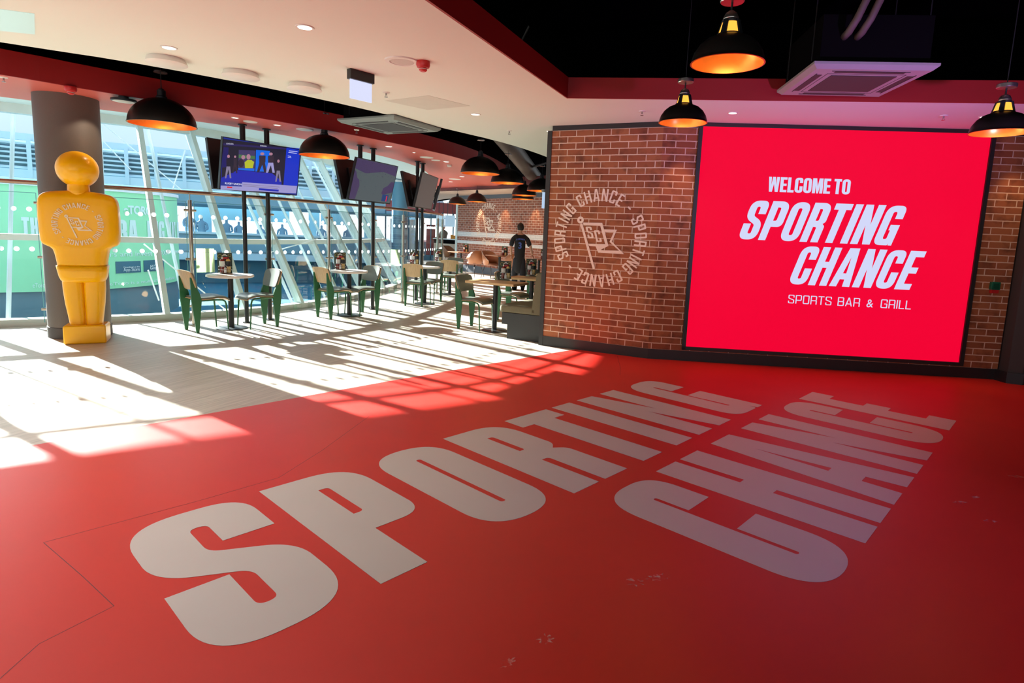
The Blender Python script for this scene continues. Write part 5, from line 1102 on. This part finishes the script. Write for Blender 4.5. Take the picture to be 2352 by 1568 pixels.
skinmesh('shoe',[((.10,.08,.05),.055),((.10,-.06,.045),.055),((.10,-.22,.035),.045)],[(0,1),(1,2)],M['black'],man,1)
skinmesh('shoe',[((-.095,.30,.15),.052),((-.095,.22,.06),.055),((-.095,.10,.035),.045)],[(0,1),(1,2)],M['black'],man,1)
hand(man,(.212,-.02,.90),(-.05,-.1,-1),1,M['skin']); hand(man,(-.338,.03,.92),(-.2,0,-1),-1,M['skin'])
head(man,(0,-.01,1.625),.105,M['skin'],M['hairdark'])
XB=Matrix.Rotation(PI,4,'Z')@XZ
bfont('shirt_number','3',.22,M['blueprint'],man,Matrix.Translation((.055,.118,1.09))@XB,.006,xs=.9,bold=.006)
for k,ch in enumerate('WARDELL' if False else 'STADIUM'[:0] or 'MCNEAL'[:0] or ''): pass
bm=BM()
for k in range(7):
    x=.095-.19*k/6; z=1.315+.018*(1-((k-3)/3)**2); box(bm,x-.009,x+.009,.112,.128,z-.02,z+.02)
obj('shirt_name_print',bm,M['blueprint'],man)
# bald man behind the far counter
bp=atdist(1019,530,26.1); bald=rot_root('person','bald person in a grey-brown hoodie standing behind the far counter',(bp.x,bp.y,0),-.9)
skinmesh('body',[((0,0,.95),(.15,.11)),((0,0,1.2),(.16,.11)),((0,0,1.38),(.15,.10)),((0,0,1.5),.06),((.2,0,1.34),.07),((.27,-.1,1.12),.055),((.2,-.35,1.12),.04),((-.2,0,1.34),.07),((-.27,-.1,1.12),.055),((-.2,-.35,1.1),.04),((.1,0,.85),.09),((.1,0,.45),.07),((.1,0,.06),.05),((-.1,0,.85),.09),((-.1,0,.45),.07),((-.1,0,.06),.05)],[(0,1),(1,2),(2,3),(2,4),(4,5),(5,6),(2,7),(7,8),(8,9),(0,10),(10,11),(11,12),(0,13),(13,14),(14,15)],M['skin'],bald,1)
skinmesh('hooded_top',[((0,0,.92),(.19,.14)),((0,0,1.2),(.2,.14)),((0,0,1.38),(.17,.12)),((0,.06,1.47),(.10,.07)),((.2,0,1.34),.09),((.27,-.1,1.12),.07),((.2,-.3,1.12),.055),((-.2,0,1.34),.09),((-.27,-.1,1.12),.07),((-.2,-.3,1.1),.055)],[(0,1),(1,2),(2,3),(2,4),(4,5),(5,6),(2,7),(7,8),(8,9)],M['hoodie'],bald,1)
skinmesh('trousers',[((0,0,.93),(.16,.12)),((.1,0,.8),.10),((.1,0,.45),.08),((.1,0,.08),.06),((-.1,0,.8),.10),((-.1,0,.45),.08),((-.1,0,.08),.06)],[(0,1),(1,2),(2,3),(0,4),(4,5),(5,6)],M['trouser'],bald,1)
head(bald,(0,-.02,1.60),.10,M['skin']); hand(bald,(.2,-.35,1.12),(0,-1,0),1,M['skin']); hand(bald,(-.2,-.35,1.1),(0,-1,0),-1,M['skin'])
# far counter
cA=atdist(996,547,24.9); cB=atdist(1051,548,24.2); dC=(cB-cA); dC.z=0
ctr=thing('serving_counter','white-topped serving counter in the bright opening left of the far brick wall','counter',(cA.x,cA.y,0),math.atan2(dC.y,dC.x)); Lc=dC.length
bm=BM(); box(bm,0,Lc,-.05,.6,1.09,1.13); obj('worktop',bm,M['ext_white'],ctr); bm=BM(); box(bm,0,Lc,0,.55,.93,1.09); obj('dark_band',bm,M['black'],ctr); bm=BM(); box(bm,0,Lc,.02,.55,0,.93); obj('front_panel',bm,M['beige'],ctr)
for k,(px,m_) in enumerate(((1038,'orangebox'),(1044,'orangebox'))):
    p=atdist(px,547,24.65); bm=BM(); box(bm,-.06,.06,-.05,.05,0,.16 if k==0 else .14,.004); o=obj('food_carton',bm,M[m_],None,(p.x,p.y,1.1305),.2); tag(o,['orange carton on the far counter, left of two','orange carton on the far counter, beside the brick wall'][k],'carton','cartons on the counter')
# TV screens above counter, their pale blue reflection put in as colour and glow
for k,(x0,x1) in enumerate(((1003,1022),(1023,1046))):
    a=atdist(x0,494,23.6); b=atdist(x1,495,23.4); dd=b-a; bm=BM(); box(bm,0,Vector((dd.x,dd.y,0)).length-.02,-.02,.02,-.44,0); o=obj('hanging_screen',bm,mat('pale_blue_screen%d'%k,(.42,.56,.70),.3,emit=(.35,.5,.62),es=.5),None,(a.x,a.y,a.z),math.atan2(dd.y,dd.x)); tag(o,['left pale blue hanging screen above the far counter','right pale blue hanging screen above the far counter'][k],'screen','screens above the counter')
    for q in (.1,.3):
        bm=BM(); tube(bm,[(q,0,0),(q,0,.5)],.012,6); obj('rod',bm,M['metalblk'],o)
# ---------------------------------------------------------------- outside
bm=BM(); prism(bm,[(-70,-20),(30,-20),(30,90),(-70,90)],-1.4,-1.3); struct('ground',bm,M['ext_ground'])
dr_az=math.radians(-40.5); dc=Vector((19.16*math.sin(dr_az),19.16*math.cos(dr_az),0)); DR=3.16
drum=thing('advertising_drum','curved green advertising drum outside the window behind the yellow figure','advertising stand',(dc.x,dc.y,0),-dr_az*-1)
drum.rotation_euler=(0,0,-dr_az)       # local -y points to the room
bm=BM(); lathe(bm,[(DR,-.16),(DR,2.02)],96,close=False); smooth_by_angle(obj('banner',bm,M['ext_green'],drum))
bm=BM(); lathe(bm,[(DR+.04,2.02),(DR+.04,2.10),(0,2.12)],96); smooth_by_angle(obj('top_ring',bm,M['ext_white'],drum))
bm=BM(); lathe(bm,[(DR-.05,-.9),(DR-.05,-.16)],96,close=False); smooth_by_angle(obj('lower_panel',bm,mat('ext_slate_panel',(.09,.19,.25),.6),drum)); bm=BM(); lathe(bm,[(DR-.3,-1.3),(DR-.3,-.9)],96,close=False); smooth_by_angle(obj('plinth',bm,M['ext_dark'],drum))
def drum_text(txt,px,py,size,m,xs=1,name='lettering',bold=0,cond=False,pxr=None):
    # start point from a pixel on the near face of the drum
    def hit(px,py):
        d=ray(px,py); dx,dy=d.x,d.y; A=dx*dx+dy*dy; B=-2*(dx*dc.x+dy*dc.y); Cc=dc.x**2+dc.y**2-DR*DR; dis=B*B-4*A*Cc
        t=(-B-math.sqrt(max(0,dis)))/2/A; P=Vector((dx*t,dy*t,EYE+d.z*t)); L=Matrix.Rotation(dr_az,3,'Z')@(P-dc); return math.atan2(L.x,-L.y),P.z
    a0,z0=hit(px,py)
    if cond:
        L,tot=layout(txt,size,.2,.165,.06); cs=[q for _,g in L for q in g]
        if pxr: k=(hit(pxr,py)[0]-a0)*DR/tot; cs=[[(p[0]*k,p[1]) for p in q] for q in cs]
        o=contours_mesh(name,cs,m,drum,.004,None)
    else:
        o=bfont(name,txt,size,m,drum,Matrix.Identity(4),.004,xs=xs,bold=bold)
        if pxr:
            w=max(v.co.x for v in o.data.vertices); k=(hit(pxr,py)[0]-a0)*DR/w
            for v in o.data.vertices: v.co.x*=k
    bm=bmesh.new(); bm.from_mesh(o.data)
    for _ in range(3):
        es=[e for e in bm.edges if abs(e.verts[0].co.x-e.verts[1].co.x)>.2]
        if es: bmesh.ops.subdivide_edges(bm,edges=es,cuts=1); bmesh.ops.triangulate(bm,faces=[f for f in bm.faces if len(f.verts)>4])
    for v in bm.verts:
        a=a0+v.co.x/DR; r=DR+.012+v.co.z; v.co=Vector((r*math.sin(a),-r*math.cos(a),z0+v.co.y))
    bm.to_mesh(o.data); bm.free(); return o
T_=M['ext_green_text']
drum_text('THE',52,548,.44,T_,cond=True,pxr=108); drum_text('TRADING',245,555,.50,T_,cond=True,pxr=377)
drum_text('PLATFORM',384,555,.50,T_,cond=True,pxr=414)
drum_text('eTORO',283,490,.26,T_,bold=.01,pxr=347); drum_text('traders and invest in 3000+ instruments',196,590,.16,T_,pxr=413)
drum_text('eToro',75,660,.13,T_,pxr=104); drum_text('eToro is a multi-asset platform',250,655,.09,T_,pxr=400)
def badge(x0,x1,y0,y1,t1,t2):
    o=drum_text('-',x0,y1,1,M['ext_navy'],cond=True) if False else None
for x0,x1,yb,yt,t1,t2 in ((266,323,628,606,'Download on the','App Store'),(330,376,624,603,'GET IT ON','Google Play')):
    d0=drum_text('I',x0,yb,.27,M['ext_navy'],cond=True,pxr=x1,name='badge')
    for tx,yy,s in ((t1,(yb*.36+yt*.64)+1.5,.055),(t2,yb-5,.11)):
        o=drum_text(tx,x0+(x1-x0)*.28,yy,s,M['ext_white'],pxr=x1-4); 
        for v in o.data.vertices: v.co.x*=1.004; v.co.y*=1.004
# phone outline on the drum's left part
# terminal building ring
RB=30.0
def ringstrip(name,r,z0,z1,m,a0=-46,a1=-9,parent=None,th=.2,n=60):
    bm=BM(); path=[(r*math.sin(math.radians(a0+(a1-a0)*k/n)),r*math.cos(math.radians(a0+(a1-a0)*k/n))) for k in range(n+1)]; strip(bm,path,z0,z1,th); return obj(name,bm,m,parent)
term=thing('terminal_building','pale blue curved terminal building with louvres far outside the windows','building')
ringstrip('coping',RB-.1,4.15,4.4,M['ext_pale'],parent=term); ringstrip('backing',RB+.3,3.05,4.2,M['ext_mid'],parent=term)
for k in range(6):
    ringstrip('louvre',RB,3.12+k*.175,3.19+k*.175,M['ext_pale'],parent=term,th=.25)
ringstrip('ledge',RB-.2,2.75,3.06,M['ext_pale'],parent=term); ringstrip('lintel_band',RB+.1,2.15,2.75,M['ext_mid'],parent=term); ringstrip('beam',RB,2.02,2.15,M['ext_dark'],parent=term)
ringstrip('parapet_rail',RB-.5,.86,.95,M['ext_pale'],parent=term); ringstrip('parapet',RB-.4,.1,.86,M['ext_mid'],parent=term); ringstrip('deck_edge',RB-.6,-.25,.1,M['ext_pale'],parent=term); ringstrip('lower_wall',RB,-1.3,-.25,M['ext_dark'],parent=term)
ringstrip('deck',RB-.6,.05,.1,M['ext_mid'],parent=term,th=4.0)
for k in range(20):
    a=math.radians(-46+37*k/19); bm=BM(); x,y=(RB-.15)*math.sin(a),(RB-.15)*math.cos(a); box(bm,-.07,.07,-.1,.1,2.75,4.2); obj('louvre_post',bm,M['ext_pale'],term,(x,y,0),-a)
for az_,w in ((-33,.25),(-29.2,.7),(-27.0,1.5),(-24.2,1.9),(-20.4,.5),(-18.8,1.1),(-15.5,.6),(-12,.9)):
    a=math.radians(az_); bm=BM(); box(bm,-w/2,w/2,-.3,.3,.1 if w<1 else 1.5,2.2); obj('pier' if w<1 else 'hanging_sign_box',bm,M['ext_mid'],term,((RB+1.4)*math.sin(a),(RB+1.4)*math.cos(a),0),-a)
# people at the parapet, one body mesh each
def far_person():
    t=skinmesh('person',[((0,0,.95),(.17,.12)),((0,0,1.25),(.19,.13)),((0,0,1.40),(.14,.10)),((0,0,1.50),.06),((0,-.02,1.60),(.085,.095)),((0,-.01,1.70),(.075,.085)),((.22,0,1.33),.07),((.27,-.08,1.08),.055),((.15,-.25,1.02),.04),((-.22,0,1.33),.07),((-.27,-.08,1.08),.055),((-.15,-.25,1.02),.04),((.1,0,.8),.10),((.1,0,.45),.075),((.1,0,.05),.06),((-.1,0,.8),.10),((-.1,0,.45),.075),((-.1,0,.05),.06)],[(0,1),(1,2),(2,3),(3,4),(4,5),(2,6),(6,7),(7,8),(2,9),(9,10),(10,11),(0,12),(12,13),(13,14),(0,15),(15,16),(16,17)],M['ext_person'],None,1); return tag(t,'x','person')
fpn=far_person(); 
for i,(px,s,l) in enumerate(((434,1.0,'hazy figure beside the edge of the green drum, far outside'),(462,.9,'hazy far figure leaning at the parapet left of the first television pole'),(520,.85,'hazy far figure below the left side of the lit television'),(548,.8,'hazy far figure just left of the first television pole'),(598,.75,'hazy far figure between the two poles below the lit television'),(648,.78,'hazy far figure right of the poles below the lit television'),(738,.8,'hazy far figure behind the leaning frames left of the second pendant'),(800,.8,'hazy far figure below the grey and purple television'))):
    d=ray(px,500); a=math.atan2(d.x,d.y); p=Vector(((RB+.25)*math.sin(a),(RB+.25)*math.cos(a),.1)); c=fpn if i==0 else fpn.copy()
    if i: C.objects.link(c)
    c.location=p; c.rotation_euler=(0,0,-a+random.uniform(-.8,.8)); c.scale=(s,s,s*1.0); c['label']=l; c['group']='far figures at the parapet'
# facade seen beyond the end of the balustrade
fac=thing('shopfront','bright shopfront with dark frames and a red fascia outside beyond the balustrade end','shopfront')
A=atdist(925,530,29); B=atdist(1058,532,29); A.z=B.z=0; dF=(B-A).normalized(); LF=(B-A).length+1.5; fac.location=(A.x-dF.x*.8,A.y-dF.y*.8,0); fac.rotation_euler=(0,0,math.atan2(dF.y,dF.x))
bm=BM(); box(bm,0,LF,0,.1,2.25,2.75); obj('red_fascia',bm,M['ext_red'],fac); bm=BM(); box(bm,0,LF,0,.1,0,.25); box(bm,0,LF,.02,.08,2.0,2.06); obj('horizontal_frame',bm,M['ext_dark'],fac)
for k in range(9):
    bm=BM(); x=LF*k/8; box(bm,x-.03,x+.03,0,.1,0,2.3); obj('frame_post',bm,M['ext_dark'],fac)
bm=BM(); box(bm,LF*.05,LF*.32,.15,.25,.2,1.9); obj('display_board',bm,M['ext_white'],fac); bm=BM(); box(bm,LF*.45,LF*.55,.15,.3,.2,1.5); box(bm,LF*.45,LF*.55,.15,.3,1.6,1.7); obj('red_display',bm,M['ext_red'],fac)
# thin bracing cables outside the glass
for k,(p0,p1,D) in enumerate((((238,285),(425,443),15),((238,325),(300,390),15),((330,560),(560,745),11),((620,580),(730,548),12),((425,345),(395,440),15),((340,620),(365,690),11))):
    bm=BM(); tube(bm,[atdist(*p0,D),atdist(*p1,D)],.012,6); o=obj('bracing_cable',bm,M['ext_white']); tag(o,['long pale diagonal cable right of the column top','short pale diagonal cable beside the column','pale cable slanting behind the first round table','pale thin cable behind the second chair','short pale cable left of the lit television','short pale cable left of the first chair'][k],'cable','bracing cables outside')
# ---------------------------------------------------------------- light
sun_dir=Vector((-.81,.588,0)).normalized()*math.cos(math.radians(20.5))+Vector((0,0,math.sin(math.radians(20.5))))
s=light('sun','SUN',(-20,20,20),42.0,(1,.97,.9),angle=math.radians(.6)); s.rotation_euler=(-sun_dir).to_track_quat('-Z','Y').to_euler()
w=bpy.data.worlds.new('world'); SC.world=w; w.use_nodes=True; nt=w.node_tree; N=nt.nodes.new; L=nt.links.new; bg=nt.nodes['Background']
tc=N('ShaderNodeTexCoord'); dp=N('ShaderNodeVectorMath'); dp.operation='DOT_PRODUCT'; dp.inputs[1].default_value=sun_dir; L(tc.outputs['Generated'],dp.inputs[0])
mx=N('ShaderNodeMath'); mx.operation='MAXIMUM'; mx.inputs[1].default_value=0; L(dp.outputs['Value'],mx.inputs[0]); pw=N('ShaderNodeMath'); pw.operation='POWER'; pw.inputs[1].default_value=120; L(mx.outputs[0],pw.inputs[0])
sp=N('ShaderNodeSeparateXYZ'); L(tc.outputs['Generated'],sp.inputs[0]); rp=N('ShaderNodeValToRGB'); L(sp.outputs['Z'],rp.inputs[0])
e=rp.color_ramp.elements; e[0].position=0; e[0].color=(.9,.96,.98,1); e[1].position=.5; e[1].color=(.42,.62,.85,1); k=e.new(.035); k.color=(.55,.62,.65,1); k=e.new(.075); k.color=(.29,.37,.42,1); k=e.new(.2); k.color=(.34,.45,.56,1)
ad=N('ShaderNodeMix'); ad.data_type='RGBA'; ad.blend_type='ADD'; ad.inputs[7].default_value=(12,11.6,10.8,1); ad.clamp_result=False; L(rp.outputs[0],ad.inputs[6]); L(pw.outputs[0],ad.inputs[0]); L(ad.outputs[2],bg.inputs['Color']); bg.inputs['Strength'].default_value=2.5
# wall washers on the far brick, and by the screen
for px in (1105,1162,1232):
    p=onwall(px,470,FW1,FW2)+fn*.35; light('wall_washer','SPOT',(p.x,p.y,2.62),38,(1,.6,.25),spot_size=1.0,spot_blend=.6,shadow_soft_size=.03,aim=(p.x-fn.x*.4,p.y-fn.y*.4,1.3))
for x_,y_,e_ in ((-2.7,2.3,75),(-3.9,3.5,70),(-1.9,.9,65),(-1.7,2.9,50),(-4.6,1.6,60)): light('downlight_and_fill','SPOT',(x_,y_,2.83),e_,(.95,.96,1),spot_size=1.9,spot_blend=1,shadow_soft_size=.08)  # added fill spots without fittings, to brighten the near left floor
# violet stage spot of the venue, on the ceiling behind the camera
light('violet_spot','SPOT',(3.6,.2,2.7),150,(.42,.22,1),spot_size=.9,spot_blend=1,shadow_soft_size=.1,aim=(1.7,3.1,0))
light('violet_spot','SPOT',(3.2,2.0,.4),520,(.62,.27,1),spot_size=1.1,spot_blend=1,shadow_soft_size=.1,aim=(3.0,5.9,2.9))
wn=Vector((sd.y,-sd.x,0))
for q in (.22,3.95):
    p=WB+sd*q+wn*.30; light('wall_washer','SPOT',(p.x,p.y,2.80),26,(1,.55,.22),spot_size=.95,spot_blend=.7,shadow_soft_size=.03,aim=(p.x-wn.x*.22,p.y-wn.y*.22,1.6))
p=at(284,222,SOZ); light('downlight_and_fill','SPOT',(p.x,p.y,SOZ-.09),22,(1,.82,.6),spot_size=1.1,spot_blend=.35,shadow_soft_size=.03,aim=(cc.x+.1,cc.y-.1,1.9))
# ---------------------------------------------------------------- render settings
vs=SC.view_settings; vs.view_transform='Standard'; vs.look='None'; vs.exposure=0; vs.gamma=1
SC.cycles.use_denoising=True; SC.cycles.max_bounces=10; SC.cycles.diffuse_bounces=5; SC.cycles.transparent_max_bounces=16; SC.cycles.sample_clamp_indirect=6; SC.cycles.caustics_reflective=False
